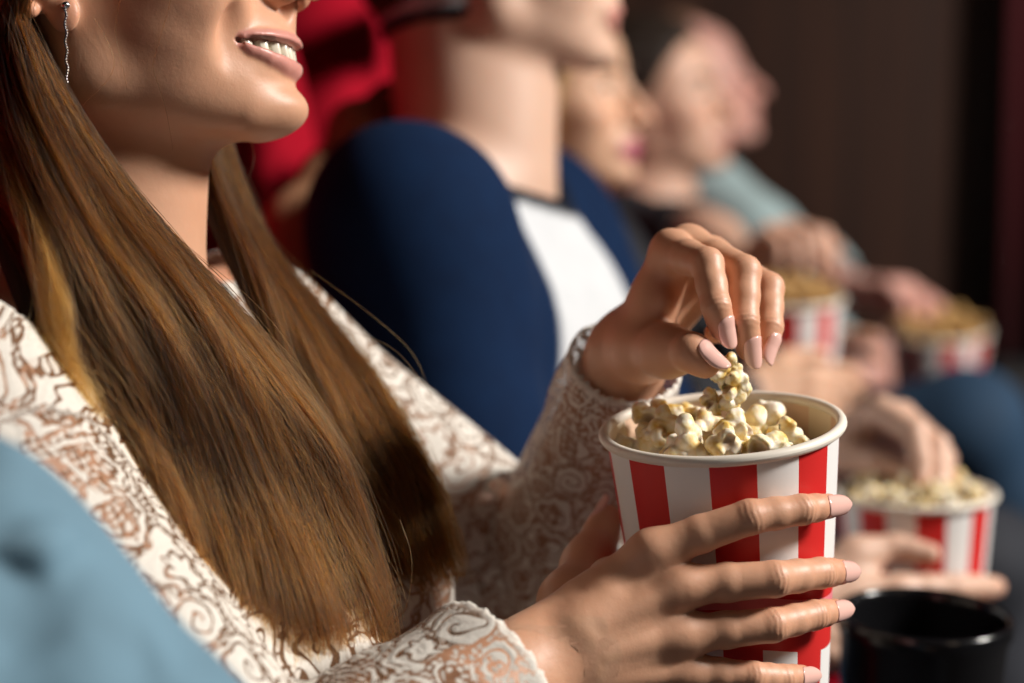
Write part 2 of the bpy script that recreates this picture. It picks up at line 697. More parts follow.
# ------------------------------------------------------------------ heads
class Head:
    def __init__(s, o, yaw, pitch, roll, scale=1.0, smile=False, male=False, jaw=1.0, ear=0.0):
        s.ear = ear
        s.o, s.A, s.s = np.asarray(o, float), axes(yaw, pitch, roll), scale / 1000.0
        s.smile, s.male = smile, male
        s.prog, s.lips, s.mouth = Prog(), Prog(), None
        s.build(jaw)

    def T(s, x, y, z):
        return s.o + s.A @ (V3(x, y, z) * s.s)

    def local(s, p):
        return ((p - s.o) @ s.A) / s.s

    def E(s, c, r, tilt=None):
        M_ = s.A if tilt is None else s.A @ axes(*tilt)
        return Ell(s.T(*c), V3(*r) * s.s, M_)

    def Cn(s, a, b, r1, r2=None):
        return Cone(s.T(*a), s.T(*b), r1 * s.s, (r1 if r2 is None else r2) * s.s)

    def build(s, jaw):
        P, mm = s.prog, s.s
        u = lambda pr, k=0: P.add('u', pr, k * mm)
        cut = lambda pr, k=0: P.add('s', pr, k * mm)
        m = 1.0 if s.male else 0.0
        u(s.E((-8, 0, 48), (88, 72, 80)))
        u(s.E((42, 0, 45), (46, 58, 52)), 20)
        u(s.E((46, 0, 0), (42, 57, 58)), 20)
        u(s.E((60, 0, -26), (33, 37, 34)), 14)
        if m: u(s.E((80, 0, 38), (10, 40, 8)), 14)
        for y in (1, -1):
            u(s.E((36, y * 43, -22), (42, 18, 38)), 20)
        for y in (1, -1):
            u(s.Cn((6, y * 53, 0), (12, y * (47 + 5 * m), -42 * jaw), 14, 13), 16)
            u(s.Cn((12, y * (47 + 5 * m), -42 * jaw), (72, y * (19 + 4 * m), -66 * jaw), 13, 11.5), 16)
            u(s.E((64, y * 41, -6), (22, 19, 17)), 14)
            if s.smile:
                u(s.E((70, y * 37, -20), (17, 15, 15)), 12)
        u(s.E((46, 0, -50 * jaw), (46, 41, 24)), 18)
        u(s.E((82.5, 0, -69.5 * jaw), (18, 21 + 4 * m, 12)), 12)
        # muzzle, nose
        u(s.E((84, 0, -37), (17, 28, 19)), 10)
        u(s.Cn((86, 0, 32), (110, 0, -6), 6.0, 6.8), 9)
        u(s.Cn((110, 0, -6), (115.5, 0, -12.5), 7.0, 7.6), 4)
        u(s.Cn((101, 0, -20), (98, 0, -27), 5, 5), 6)
        for y in (1, -1):
            u(s.E((101, y * 11, -14.5), (10.5, 6, 7)), 5)
            cut(s.E((103, y * 7, -22.5), (6, 3.2, 5)), 2)
            # eye hollow, lids
            cut(s.E((94, y * 31, 22), (16, 17, 10)), 12)
            u(Cone(s.T(73, y * 31, 22), s.T(73, y * 31, 22), 13.4 * mm), 4 * mm)
            cut(s.E((88, y * 31, 20.5), (9, 13, 4.6)), 1.5)
            # ear
            ex = s.ear
            u(s.E((-12 + ex, y * 72, 12), (16, 6, 26), (y * 14, -10, 0)), 5)
            u(s.E((-1 + ex, y * 71, -15), (7.5, 4, 9)), 5)
            pts = [(4, 20), (0, 34), (-12, 39), (-24, 32), (-28, 16), (-24, 0), (-14, -12)]
            for a, b in zip(pts, pts[1:]):
                u(s.Cn((a[0] + ex, y * 76, a[1]), (b[0] + ex, y * 77, b[1]), 3.6), 3)
            cut(s.E((-8 + ex, y * 80, 8), (10, 6, 13)), 3)
        # mouth: lips laid on the surface built so far
        L = s.lips
        xs = np.arange(120, 55, -0.4)

        def sx(y, z):
            d = P(np.array([s.T(x, y, z) for x in xs]))
            k = np.argmax(d < 0)
            return xs[k]
        if s.smile:
            up = [(36, -36.2), (30, -36.4), (22, -37.2), (11, -37.8), (0, -38.2)]
            lo = [(36, -37.6), (30, -42.6), (22, -46.6), (11, -49.6), (0, -50.6)]
            ru, rl = [1.3, 2.0, 2.5, 2.9, 2.8], [1.4, 2.3, 3.1, 4.1, 4.5]
            op = [(36, -36.9), (30, -39.3), (22, -41.7), (11, -43.4), (0, -44.0)]
            ro = [0.5, 2.2, 3.3, 3.9, 4.0]
        else:
            up = [(25, -42), (18, -40.6), (10, -39), (5, -38.4), (0, -39.2)]
            lo = [(25, -43), (18, -46.5), (10, -49), (5, -50), (0, -50)]
            ru, rl = [1.2, 3.0, 4.0, 4.3, 4.0], [1.2, 3.8, 4.8, 5.0, 5.1]
            op = [(26, -42.5), (18, -43.6), (10, -44), (5, -44.2), (0, -44.2)]
            ro = [0.4, 0.6, 0.8, 0.8, 0.8]
        def dense(path, rad, n=17):
            p, t = np.array(path, float), np.linspace(0, len(path) - 1, n)
            k = np.arange(len(path))
            return ([(np.interp(x, k, p[:, 0]), np.interp(x, k, p[:, 1])) for x in t], [float(np.interp(x, k, rad)) for x in t])
        (up, ru), (lo, rl), (op, ro) = dense(up, ru), dense(lo, rl), dense(op, ro)
        P3 = lambda path, rad, f: [(sx(y, z) - f * r, y, z) for (y, z), r in zip(path, rad)]
        upp, lop, opp = P3(up, ru, 0.30), P3(lo, rl, 0.42), P3(op, ro, 0.0)
        s.front = opp[-1][0]
        for path, rad in ((upp, ru), (lop, rl)):
            for (a, b, r1, r2) in zip(path, path[1:], rad, rad[1:]):
                for y in (1, -1):
                    L.add('u', s.Cn((a[0], y * a[1], a[2]), (b[0], y * b[1], b[2]), r1, r2), 1.5 * mm)
        P.add('u', L, 2.5 * mm)
        O = Prog()
        for (a, b, r1, r2) in zip(opp, opp[1:], ro, ro[1:]):
            for y in (1, -1):
                for back in ((2, -3, -8) if s.smile else (1.5,)):
                    O.add('u', s.Cn((a[0] + back, y * a[1], a[2]), (b[0] + back, y * b[1], b[2]), r1, r2), 1.0 * mm)
        if s.smile:
            O.add('u', s.E((76, 0, -43), (15, 25, 7)), 3 * mm)
            for y in (1, -1):   # dimple behind the mouth corner
                P.add('s', Ell(s.T(sx(44, -37) + 8.0, y * 44, -37), V3(9, 5, 13) * mm, s.A), 10 * mm)
        s.mouth = O
        P.add('s', O, 1.0 * mm)

    def paint(s, v):
        """lip, flush and dark masks (lip colour, blush, near-black in the mouth opening)"""
        q = s.local(v)
        lip = np.clip(1.2 - s.lips(v) / (1.3 * s.s), 0, 1) * (q[:, 0] > 74)
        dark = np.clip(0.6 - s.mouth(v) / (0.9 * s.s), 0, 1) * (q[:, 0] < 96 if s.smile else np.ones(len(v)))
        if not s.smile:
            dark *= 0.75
        fl = np.exp(-((q[:, 0] - 76) ** 2 / 600 + (np.abs(q[:, 1]) - 40) ** 2 / 300 + (q[:, 2] + 8) ** 2 / 300)) * 0.5
        fl += np.exp(-((q[:, 0] - 114) ** 2 + q[:, 1] ** 2 + (q[:, 2] + 12) ** 2) / 220) * 0.6
        fl += (np.abs(q[:, 1]) > 72) * 0.4
        near = np.linalg.norm(q, axis=1) < 190
        return lip * near, np.clip(fl, 0, 1) * near, dark * near

    def eyes(s, body, iris='iris'):
        for y in (1, -1):
            c, A = s.T(73, y * 31, 22), s.A
            for nm, r, off, mat in (('eye', 12.4, 0, 'eye_white'), ('iris', 6.8, 9.2, iris)):
                vs, fs = sphere_mesh(16, 10)
                vs = vs * r * (0.8 if nm == 'iris' else 1) * s.s
                if nm == 'iris':
                    vs = vs * V3(0.75, 1, 1)
                vs = vs @ A.T + c + A[:, 0] * off * s.s
                if nm == 'eye':
                    eb = mesh_obj('eye', vs, fs, M[mat], body)
                else:
                    mesh_obj('iris', vs, fs, M[mat], eb)
            la = Prog()
            lp = [(81, 19, 21), (86, 25, 25), (87.5, 32, 26), (84, 39, 24.5), (78, 44.5, 20)]
            for a, b in zip(lp, lp[1:]):
                la.add('u', s.Cn((a[0], y * a[1], a[2]), (b[0], y * b[1], b[2]), 1.3), 1 * s.s)
            v, q = mesh_sdf(la, *box_of(la, 0.004), 0.0011, 2, project=False)
            mesh_obj('eyelashes', v, q, M['brow'], body)
            br = Prog()
            pts = [(88, 14, 38), (88, 26, 44), (80, 38, 44), (70, 48, 38)]
            for a, b, r1, r2 in zip(pts, pts[1:], (3.2, 3.4, 2.6), (3.4, 2.6, 1.2)):
                br.add('u', s.Cn((a[0], y * a[1], a[2]), (b[0], y * b[1], b[2]), r1, r2), 2 * s.s)
            v, q = mesh_sdf(br, *box_of(br, 0.004), 0.0016, 2, project=False)
            mesh_obj('eyebrow', v, q, M['brow'], body)


def sphere_mesh(n, m):
    vs, fs = [(0, 0, 1)], []
    for j in range(1, m):
        for i in range(n):
            a, b = 2 * math.pi * i / n, math.pi * j / m
            vs.append((math.sin(b) * math.cos(a), math.sin(b) * math.sin(a), math.cos(b)))
    vs.append((0, 0, -1))
    for i in range(n):
        fs.append((0, 1 + i, 1 + (i + 1) % n))
        for j in range(m - 2):
            a = 1 + j * n
            fs.append((a + i, a + n + i, a + n + (i + 1) % n, a + (i + 1) % n))
        a = 1 + (m - 2) * n
        fs.append((a + i, len(vs) - 1, a + (i + 1) % n))
    return np.array(vs, float), fs


# ------------------------------------------------------------------ hands
class Hand:
    """palm and five fingers; neighbouring fingers touch but never melt together"""
    def __init__(s, wrist, fingers, thumb, carpals, elbow, wide, scale=1.0, dorsals=None, thumb_dorsal=None, radii=None, wr=0.017, back=None):
        s.wrist, s.fingers, s.thumb, s.scale = np.asarray(wrist, float), fingers, thumb, scale
        s.dors, s.tdors = dorsals, thumb_dorsal
        k = scale
        R = radii or [(9.6, 8.1, 7.0, 5.9), (9.8, 8.4, 7.2, 6.1), (9.4, 8.0, 6.9, 5.8), (8.4, 7.1, 6.1, 5.2)]
        s.rad = [[x * 0.001 * k for x in r] for r in R]
        s.trad = [x * 0.001 * k for x in (13.0, 11.0, 9.4, 7.4)]
        pal = Prog()
        wide = nrm(wide)
        fa = nrm(np.asarray(elbow, float) - s.wrist)
        for sg in (1, -1):
            o = wide * 0.0085 * sg * k
            pal.add('u', Cone(s.wrist + o, s.wrist + o + fa * 0.06 * k, wr * k, (wr + 0.004) * k), 0.010 * k)
        for c, f, r in zip(carpals, fingers, s.rad):
            pal.add('u', Cone(c, f[0], 0.0118 * k, r[0] * 0.84), 0.012 * k)
        pal.add('u', Cone(s.wrist, thumb[0], 0.015 * k, 0.0145 * k), 0.012 * k)
        pal.add('u', Cone(thumb[0], thumb[1], 0.0142 * k, 0.0112 * k), 0.012 * k)
        # fleshy web between thumb and index
        a, b = np.asarray(thumb[1]), np.asarray(fingers[0][0])
        mid = (np.asarray(thumb[0]) + b) / 2
        pal.add('u', Cone(mid, (a + b) / 2 * 0.6 + mid * 0.4, 0.010 * k, 0.0045 * k), 0.014 * k)
        if back is not None:            # stretched tendons and knuckles on the hand's back
            bk = nrm(back)
            for c, f, r in zip(carpals, fingers, s.rad):
                c, m0 = np.asarray(c, float), np.asarray(f[0], float)
                pal.add('u', Cone(m0 + bk * r[0] * 0.50, c * 0.85 + m0 * 0.15 + bk * 0.0088 * k, 0.0035 * k, 0.0026 * k), 0.005 * k)
        s.palm = pal
        s.fp = []
        th_ = thumb[1:]
        for f, r in zip(list(fingers) + [th_], s.rad + [[s.trad[1], s.trad[2], s.trad[3]]]):
            g = Prog()
            for j in range(len(f) - 1):
                a, b = np.asarray(f[j]), np.asarray(f[j + 1])
                mid = (a + b) / 2
                g.add('u', Cone(a, mid, r[j] * (0.90 if j == 0 and f is not th_ else 1.0), (r[j] + r[j + 1]) / 2 * 0.985), 0.002 * k)
                g.add('u', Cone(mid, b, (r[j] + r[j + 1]) / 2 * 0.985, r[j + 1]), 0.002 * k)
            s.fp.append((g, [np.asarray(x, float) for x in f], r))
        s.fdors = []
        for i_, (g, f, r) in enumerate(s.fp):
            dv = thumb_dorsal if i_ == 4 else (dorsals[i_] if dorsals is not None else None)
            if dv is None:
                dv = f[1] - (f[0] + f[-1]) / 2
            s.fdors.append(np.asarray(dv, float))
        us = [pal] + [g for g, _, _ in s.fp]
        lo = np.min([u.c - u.R for u in us], axis=0)
        hi = np.max([u.c + u.R for u in us], axis=0)
        s.c, s.R = (lo + hi) / 2, np.linalg.norm(hi - lo) / 2
        pts = np.array([s.wrist] + [np.asarray(x) for f in fingers for x in f] + [np.asarray(x) for x in thumb])
        s.lo, s.hi = pts.min(0) - 0.022 * k, pts.max(0) + 0.022 * k

    def __call__(s, p):
        k0 = s.scale
        d0 = s.palm(p)
        out = d0.copy()
        for n_, (g, f, r) in enumerate(s.fp):
            lb = np.linalg.norm(p - g.c, axis=1) - g.R
            m = lb < 0.012 * k0
            if not m.any():
                continue
            pm = p[m]
            d = g(pm)
            for j in range(1, len(f) - 1):      # creases over the joints
                ax = nrm(f[j + 1] - f[j - 1])
                t = (pm - f[j]) @ ax
                dz = nrm(np.asarray(s.fdors[n_]) - ax * (ax @ np.asarray(s.fdors[n_])))
                side = np.clip(((pm - f[j]) @ dz) / r[j] * 1.4 - 0.1, 0, 1)
                d = d + 0.00016 * k0 * np.cos(t / (0.0026 * k0) * 6.2832 + 0.8 * np.sin((pm @ np.cross(ax, dz)) * 700)) * np.exp(-(t / (0.0036 * k0)) ** 2) * side
            k = (0.0095 if n_ < 4 else 0.012) * k0
            h = np.maximum(k - np.abs(d0[m] - d), 0) / k
            e = np.minimum(d0[m], d) - h * h * k * 0.25
            out[m] = np.minimum(out[m], e)
        return out

    def flush(s, v):
        fl = np.zeros(len(v))
        for g, f, r in s.fp:
            for j in range(len(f)):
                d = np.linalg.norm(v - f[j], axis=1)
                fl = np.maximum(fl, np.exp(-(d / (0.011 * s.scale)) ** 2) * (0.5 if j == len(f) - 1 else 0.16))
        return fl

    def nails(s, body, mat, over=0.0042, label=None, ln=0.0125):
        k = s.scale
        for i, (g, f, r) in enumerate(s.fp):
            dors = s.tdors if i == 4 else (s.dors[i] if s.dors is not None else None)
            if dors is None:
                continue
            a, b, rr = f[-2], f[-1], r[-1]
            x = nrm(b - a)
            z = nrm(np.asarray(dors) - x * (np.asarray(dors) @ x))
            y = np.cross(z, x)
            end = b + x * rr
            big = 1.12 if i == 4 else (0.86 if i == 3 else 1.0)
            L0, L1 = -ln * k * big, over * k * big
            nu, nv = 13, 17
            zs = np.linspace(0, rr * 2.2, 90)

            def zsurf(xx):
                dd = g(np.array([end + x * xx + z * t_ for t_ in zs]))
                return zs[np.argmax(dd > 0)]
            zflat = zsurf(-1.0 * rr)
            vs = []
            for lay in (0, 1):
                for iv in range(nv):
                    t = iv / (nv - 1)
                    xx = L0 + (L1 - L0) * t
                    zc = zsurf(xx) if xx < -1.0 * rr else zflat - 0.10 * (xx + rr)
                    wv = rr * (0.80 if i == 4 else 0.87) * (0.30 + 0.70 * math.sqrt(max(0.0, 1 - (1 - min(1, t / 0.22)) ** 2)))
                    if t > 0.5:
                        wv *= math.sqrt(max(0.0, 1 - ((t - 0.5) / 0.508) ** 2.4)) * 0.95 + 0.05
                    rho = max(zc, rr * 0.9)
                    for iu in range(nu):
                        yy = (iu / (nu - 1) * 2 - 1) * wv
                        zz = math.sqrt(max(rho * rho - yy * yy, 0)) if abs(yy) < rho else 0
                        edge_ = 1 - abs(iu / (nu - 1) * 2 - 1) ** 4
                        zz = zc + (zz - rho) * 0.82 + (0.00055 * k) * (0.35 + 0.65 * edge_) * min(1, 0.25 + t * 5)
                        vs.append(end + x * xx + y * yy + z * (zz - (0.0009 * k if lay else 0)))
            fs = []
            n0 = nu * nv
            for iv in range(nv - 1):
                for iu in range(nu - 1):
                    q = iv * nu + iu
                    fs.append((q, q + 1, q + nu + 1, q + nu))
                    fs.append((n0 + q, n0 + q + nu, n0 + q + nu + 1, n0 + q + 1))
            ring = [iu for iu in range(nu)] + [iv * nu + nu - 1 for iv in range(1, nv)] + [(nv - 1) * nu + iu for iu in range(nu - 2, -1, -1)] + [iv * nu for iv in range(nv - 2, 0, -1)]
            for a_, b_ in zip(ring, ring[1:] + ring[:1]):
                fs.append((a_, n0 + a_, n0 + b_, b_))
            o = mesh_obj('fingernail', vs, fs, mat, body)
            if label:
                o['label'] = label


def posed_hand(wrist, elbow, d, dors, thumb_side, curl=(35, 45, 30), scale=1.05, spread=0.06, thumb=(0.75, 0.55, 0.3), vary=6, bucket=None):
    """a hand from its direction, the way its back faces, the side its thumb is on and how far its joints bend"""
    d = nrm(d)
    dors = nrm(dors - d * (np.asarray(dors) @ d))
    lat = np.cross(dors, d) * thumb_side
    k = scale / 1000
    wrist = np.asarray(wrist, float)
    offs, mc = (27, 8, -11, -28), (86, 88, 83, 76)
    lens = [(42, 25, 21), (46, 29, 22), (42, 27, 22), (33, 20, 19)]
    fing, carp, dl = [], [], []
    for i in range(4):
        carp.append(wrist + (d * 22 + lat * offs[i] * 0.62 + dors * 2) * k)
        p = wrist + (d * mc[i] + lat * offs[i] + dors * (3 - abs(offs[i]) * 0.09)) * k
        ch = [p]
        dd = nrm(d + lat * spread * (1.5 - i))
        ang = 0
        for j in range(3):
            ang += math.radians(curl[j] + vary * (i - 1.5) * (0.6 if j else 1))
            v = nrm(dd * math.cos(ang) - dors * math.sin(ang))
            p = p + v * lens[i][j] * k
            ch.append(p)
        fing.append(ch)
        dl.append(dors * math.cos(ang) + dd * math.sin(ang))
    c = wrist + (d * 24 + lat * 21 - dors * 6) * k
    tv = nrm(d * thumb[0] + lat * thumb[1] - dors * thumb[2])
    m_ = c + tv * 44 * k
    tv2 = nrm(tv + d * 0.35 - lat * 0.25 - dors * 0.1)
    ip = m_ + tv2 * 32 * k
    tv3 = nrm(tv2 + d * 0.2 - lat * 0.3 - dors * 0.1)
    th = [c, m_, ip, ip + tv3 * 23 * k]
    if bucket is not None:
        def clear(p, r):
            z = bucket.loc(p)[2]
            return bucket.push(p, r) if -bucket.H - 0.01 < z < 0.012 else p
        fing = [[clear(p, 0.0095 - 0.0008 * j) for j, p in enumerate(ch)] for ch in fing]
        th = [clear(p, 0.011) for p in th]
    R = [(10.8, 9.2, 8.2, 7.0), (11, 9.5, 8.4, 7.2), (10.6, 9.2, 8.1, 6.9), (9.6, 8.1, 7.2, 6.2)]
    return Hand(wrist, fing, th, carp, elbow, lat, scale, dl, nrm(lat + dors * 0.4), radii=R, wr=0.019, back=dors)


# ------------------------------------------------------------------ people
class Figure:
    """joint positions -> body, clothes"""
    def __init__(s, fwd, neck, shoulders, elbows, wrists, hands, pelvis, knees, ankles, head, female=False, k=1.0, toes=None, bust=0.066):
        s.f = nrm(fwd)
        s.r = np.cross(s.f, V3(0, 0, 1))          # the person's right
        s.N, s.S, s.Eb, s.W, s.hands = np.asarray(neck, float), shoulders, elbows, wrists, hands
        s.P, s.K, s.An, s.head, s.female, s.k = np.asarray(pelvis, float), knees, ankles, head, female, k
        s.toes = toes or [np.asarray(a) + s.f * 0.14 - V3(0, 0, 0.035) for a in ankles]
        u = nrm(s.N - s.P)
        s.u = u
        fo = nrm(s.f - u * (s.f @ u))
        Mx = np.stack([fo, -s.r, u], 1)
        s.Mx = Mx
        k_ = k
        t = Prog()
        ch = s.N - u * 0.182 * k_ + fo * 0.008
        t.add('u', Ell(ch, V3(.103, .150, .162) * k_, Mx))
        t.add('u', Ell(s.P + u * 0.20 * k_ + fo * 0.01, V3(.100, .128, .17) * k_, Mx), 0.05)
        t.add('u', Ell(s.P + u * 0.03, V3(.120, .165, .12) * k_, Mx), 0.05)
        for S in shoulders:
            S = np.asarray(S, float)
            t.add('u', Cone(s.N - u * 0.018 - fo * 0.012, S * 0.8 + s.N * 0.2 - u * 0.006 - fo * 0.006, 0.040 * k_, 0.041 * k_), 0.035)
            t.add('u', Cone(ch + (S - s.N) * 0.45, S - u * 0.02, 0.075 * k_, 0.048 * k_), 0.05)
        if female:
            for sg in (1, -1):
                t.add('u', Cone(s.N - u * 0.205 * k_ + fo * 0.085 + s.r * 0.07 * sg * k_, s.N - u * 0.195 * k_ + fo * 0.06 + s.r * 0.07 * sg * k_, bust * k_), 0.04)
        s.torso = t
        s.arms = []
        for S, E, W in zip(shoulders, elbows, wrists):
            S, E, W = (np.asarray(x, float) for x in (S, E, W))
            a = Prog()
            th = 0.88 if female else 1.0
            a.add('u', Cone(S, S * 0.4 + E * 0.6, 0.050 * k_ * th, 0.044 * k_ * th))
            a.add('u', Cone(S * 0.4 + E * 0.6, E, 0.044 * k_ * th, 0.039 * k_ * th), 0.01)
            a.add('u', Cone(E, E * 0.7 + W * 0.3, 0.040 * k_ * th, 0.042 * k_ * th), 0.012)
            a.add('u', Cone(E * 0.7 + W * 0.3, W, 0.042 * k_ * th, 0.024 * k_ * th), 0.01)
            s.arms.append(a)
        lg = Prog()
        for sg, K, A_, tp in zip((1, -1), knees, ankles, s.toes):
            K, A_, tp = (np.asarray(x, float) for x in (K, A_, tp))
            H = s.P + s.r * 0.088 * sg * k_ - V3(0, 0, 0.01)
            lg.add('u', Cone(H, K, 0.088 * k_, 0.058 * k_), 0.03)
            lg.add('u', Cone(K, K * 0.65 + A_ * 0.35, 0.056 * k_, 0.056 * k_), 0.02)
            lg.add('u', Cone(K * 0.65 + A_ * 0.35, A_, 0.056 * k_, 0.036 * k_), 0.02)
            lg.add('u', Cone(A_ - V3(0, 0, 0.03), tp, 0.036 * k_, 0.028 * k_), 0.02)
        s.legs = lg
        nk = Prog()
        hb = head.T(-14, 0, -14)
        nk.add('u', Cone(s.N - u * 0.01, hb, (0.052 if female else 0.056) * k_, (0.050 if female else 0.056) * k_))
        nk.add('u', Cone(s.N + fo * 0.016 - u * 0.03, head.T(26, 0, -40), 0.034 * k_, 0.034 * k_), 0.03)
        s.neck = nk
        sk = Prog()
        sk.add('u', Off(t, 0.0))
        sk.add('u', lg, 0.03)
        for a in s.arms:
            sk.add('u', a, 0.03)
        sk.add('u', nk, 0.022)
        sk.add('u', head.prog, 0.016)
        for h in hands:
            if h is not None:
                sk.add('u', h, 0.008)
        s.skin = sk

    def body(s, mat, name='person', coarse=0.006, head_h=0.0028, hand_h=0.002, detail_head=None):
        boxes = []
        hd = s.head
        c = hd.T(0, 0, 10)
        R = 165 * hd.s
        hlo, hhi = c - R, c + R
        hlo[2] = s.N[2] - 0.07
        boxes.append((hlo, hhi, head_h))
        for h in s.hands:
            if h is not None:
                boxes.append((h.lo, h.hi, hand_h))
        parts = []
        done = []

        def outside(bs, gap):
            def fn(p):
                m = np.ones(len(p), bool)
                for lo, hi in bs:
                    m &= ~((p > lo + gap) & (p < hi - gap)).all(1)
                return m
            return fn
        for lo, hi, h in boxes[1:] + boxes[:1]:
            parts.append(mesh_sdf(s.skin, lo, hi, h, 4, inside=outside(done, 0.0) if done else None))
            done.append((lo, hi))
        lo, hi = box_of(s.skin, 0.01)
        parts.append(mesh_sdf(s.skin, lo, hi, coarse, 4, inside=outside(done, coarse * 1.5)))
        v, q = join_meshes(parts)
        lip, fl, dark = hd.paint(v)
        for h in s.hands:
            if h is not None:
                fl = np.maximum(fl, h.flush(v))
        o = mesh_obj(name, v, q, mat, None, attrs={'lip': lip, 'flush': fl, 'dark': dark})
        return o

    def garment(s, name, mat, body, thick, cuts=(), arms=True, torso=True, legs=False, h=0.005, fold=0.0025, fold_f=45, seed=1,
                sleeves=None, attrs=None, neck=True, dents=(), slack=1.5):
        """cloth over the body: open where the cutting planes end it"""
        g = Prog()
        if torso:
            g.add('u', Off(s.torso, thick))
            if neck:
                g.add('u', Off(s.neck, thick * 0.6), 0.035)
        if legs:
            g.add('u', Off(s.legs, thick), 0.03)
            g.add('u', Off(Ell(s.P + s.u * 0.03, V3(.120, .165, .12) * s.k, s.Mx), thick), 0.03)
        for a in (sleeves or s.arms) if arms else ():
            g.add('u', Off(a, thick), 0.035)
        base = g

        def field(p):
            d = base(p) + (fold * wob(p, fold_f, seed) if fold else 0)
            for pr, amp, wd_ in dents:
                d = d + amp * np.exp(-(pr(p) / wd_) ** 2)
            return d
        cl = list(cuts)

        def cutd(p):
            c = np.full(len(p), -1e3)
            for f in cl:
                c = np.maximum(c, f(p))
            return c

        def full(p):
            return np.maximum(field(p), cutd(p)) if cl else field(p)
        lo, hi = box_of(g, 0.02)
        v, q = mesh_sdf(full, lo, hi, h, 4, slack=slack)
        if cl:
            v, q, _ = keep_faces(v, q, np.abs(field(v)) < h * 1.5)
        at_ = attrs(v) if attrs else None
        return mesh_obj(name, v, q, mat, body, attrs=at_)


print('lib', round(time.time() - T0, 1))

# ------------------------------------------------------------------ the popcorn bucket, its rim and its corn
def frame_from_up(upv, side=(1, 0, 0)):
    z = nrm(upv)
    x = nrm(np.asarray(side, float) - z * (np.asarray(side, float) @ z))
    return np.stack([x, np.cross(z, x), z], 1)


def lathe(profile, n, A, o, closed=False):
    """(radius, height) points turned round the axis; returns verts, quads, turn, index of the profile point"""
    m = len(profile)
    vs = np.zeros((m, n + 1, 3))
    ang = np.linspace(0, 2 * math.pi, n + 1)
    for j, (r, z) in enumerate(profile):
        vs[j] = np.stack([r * np.cos(ang), r * np.sin(ang), np.full(n + 1, z)], 1)
    idx = np.arange(m * (n + 1)).reshape(m, n + 1)
    q = np.stack([idx[:-1, :-1], idx[:-1, 1:], idx[1:, 1:], idx[1:, :-1]], -1).reshape(-1, 4)
    v = vs.reshape(-1, 3) @ A.T + o
    return v, q, np.tile(ang / (2 * math.pi), m), np.repeat(np.arange(m), n + 1)


class Bucket:
    def __init__(s, rim_c, upv, R=0.0585, H=0.150, taper=0.087, turn=0.0):
        s.A, s.o = frame_from_up(upv), np.asarray(rim_c, float)
        s.R, s.H, s.tp, s.turn = R, H, taper, turn

    def loc(s, p):
        return (np.asarray(p) - s.o) @ s.A

    def wld(s, q):
        return s.o + s.A @ np.asarray(q, float)

    def rad(s, z):
        return s.R - 0.0022 + s.tp * z      # z from 0 at the rim down to -H

    def push(s, p, r):
        """moves a point straight out from the axis until a finger of radius r there just touches the board"""
        q = s.loc(p)
        d = math.hypot(q[0], q[1])
        need = s.rad(q[2]) + r * 1.0 + 0.0016
        if d < need:
            q = q * V3(need / d, need / d, 1)
        return s.wld(q)

    def out(s, p):
        q = s.loc(p)
        return nrm(s.A @ V3(q[0], q[1], 0))

    def build(s, label, group=None):
        root = empty('popcorn_bucket', s.wld((0, 0, -s.H)), label, 'popcorn bucket', group)
        R, H, tp = s.R - 0.0022, s.H, s.tp
        prof = [(R - tp * H - 0.010, -H + 0.004), (R - tp * H - 0.003, -H + 0.004), (R - tp * H - 0.002, -H)]
        wall = [(R - tp * H + tp * H * t, -H + H * t) for t in np.linspace(0, 1, 24)]
        inner = [(r - 0.0009, z) for r, z in wall[::-1] if z > -H + 0.004]
        pr = [(0.0005, -H + 0.005)] + prof + wall
        v, q, a, j = lathe(pr, 128, s.A, s.o)
        hgt = np.array([(z + H) / H for r, z in pr])[j]
        wr1 = np.stack([np.mod(a + s.turn, 99), hgt, 0 * a], 1)
        pi_ = inner + [(0.0005, -H + 0.006)]
        v2, q2, a2, j2 = lathe(pi_, 128, s.A, s.o)
        hgt2 = np.array([(z + H) / H for r, z in pi_])[j2]
        wr2 = np.stack([a2 + s.turn, hgt2, 0 * a2 + 1], 1)
        V_, Q_ = np.concatenate([v, v2]), np.concatenate([q, q2 + len(v)])
        mesh_obj('cup', V_, Q_, M['stripe'], root, attrs={'wrap': np.concatenate([wr1, wr2])})
        tor = [(s.R - 0.0012 + 0.0026 * math.cos(t), 0.0005 + 0.0027 * math.sin(t)) for t in np.linspace(0, 2 * math.pi, 17)]
        v, q, a, j = lathe(tor, 128, s.A, s.o)
        mesh_obj('rolled_rim', v, q, M['rim'], root)
        return root


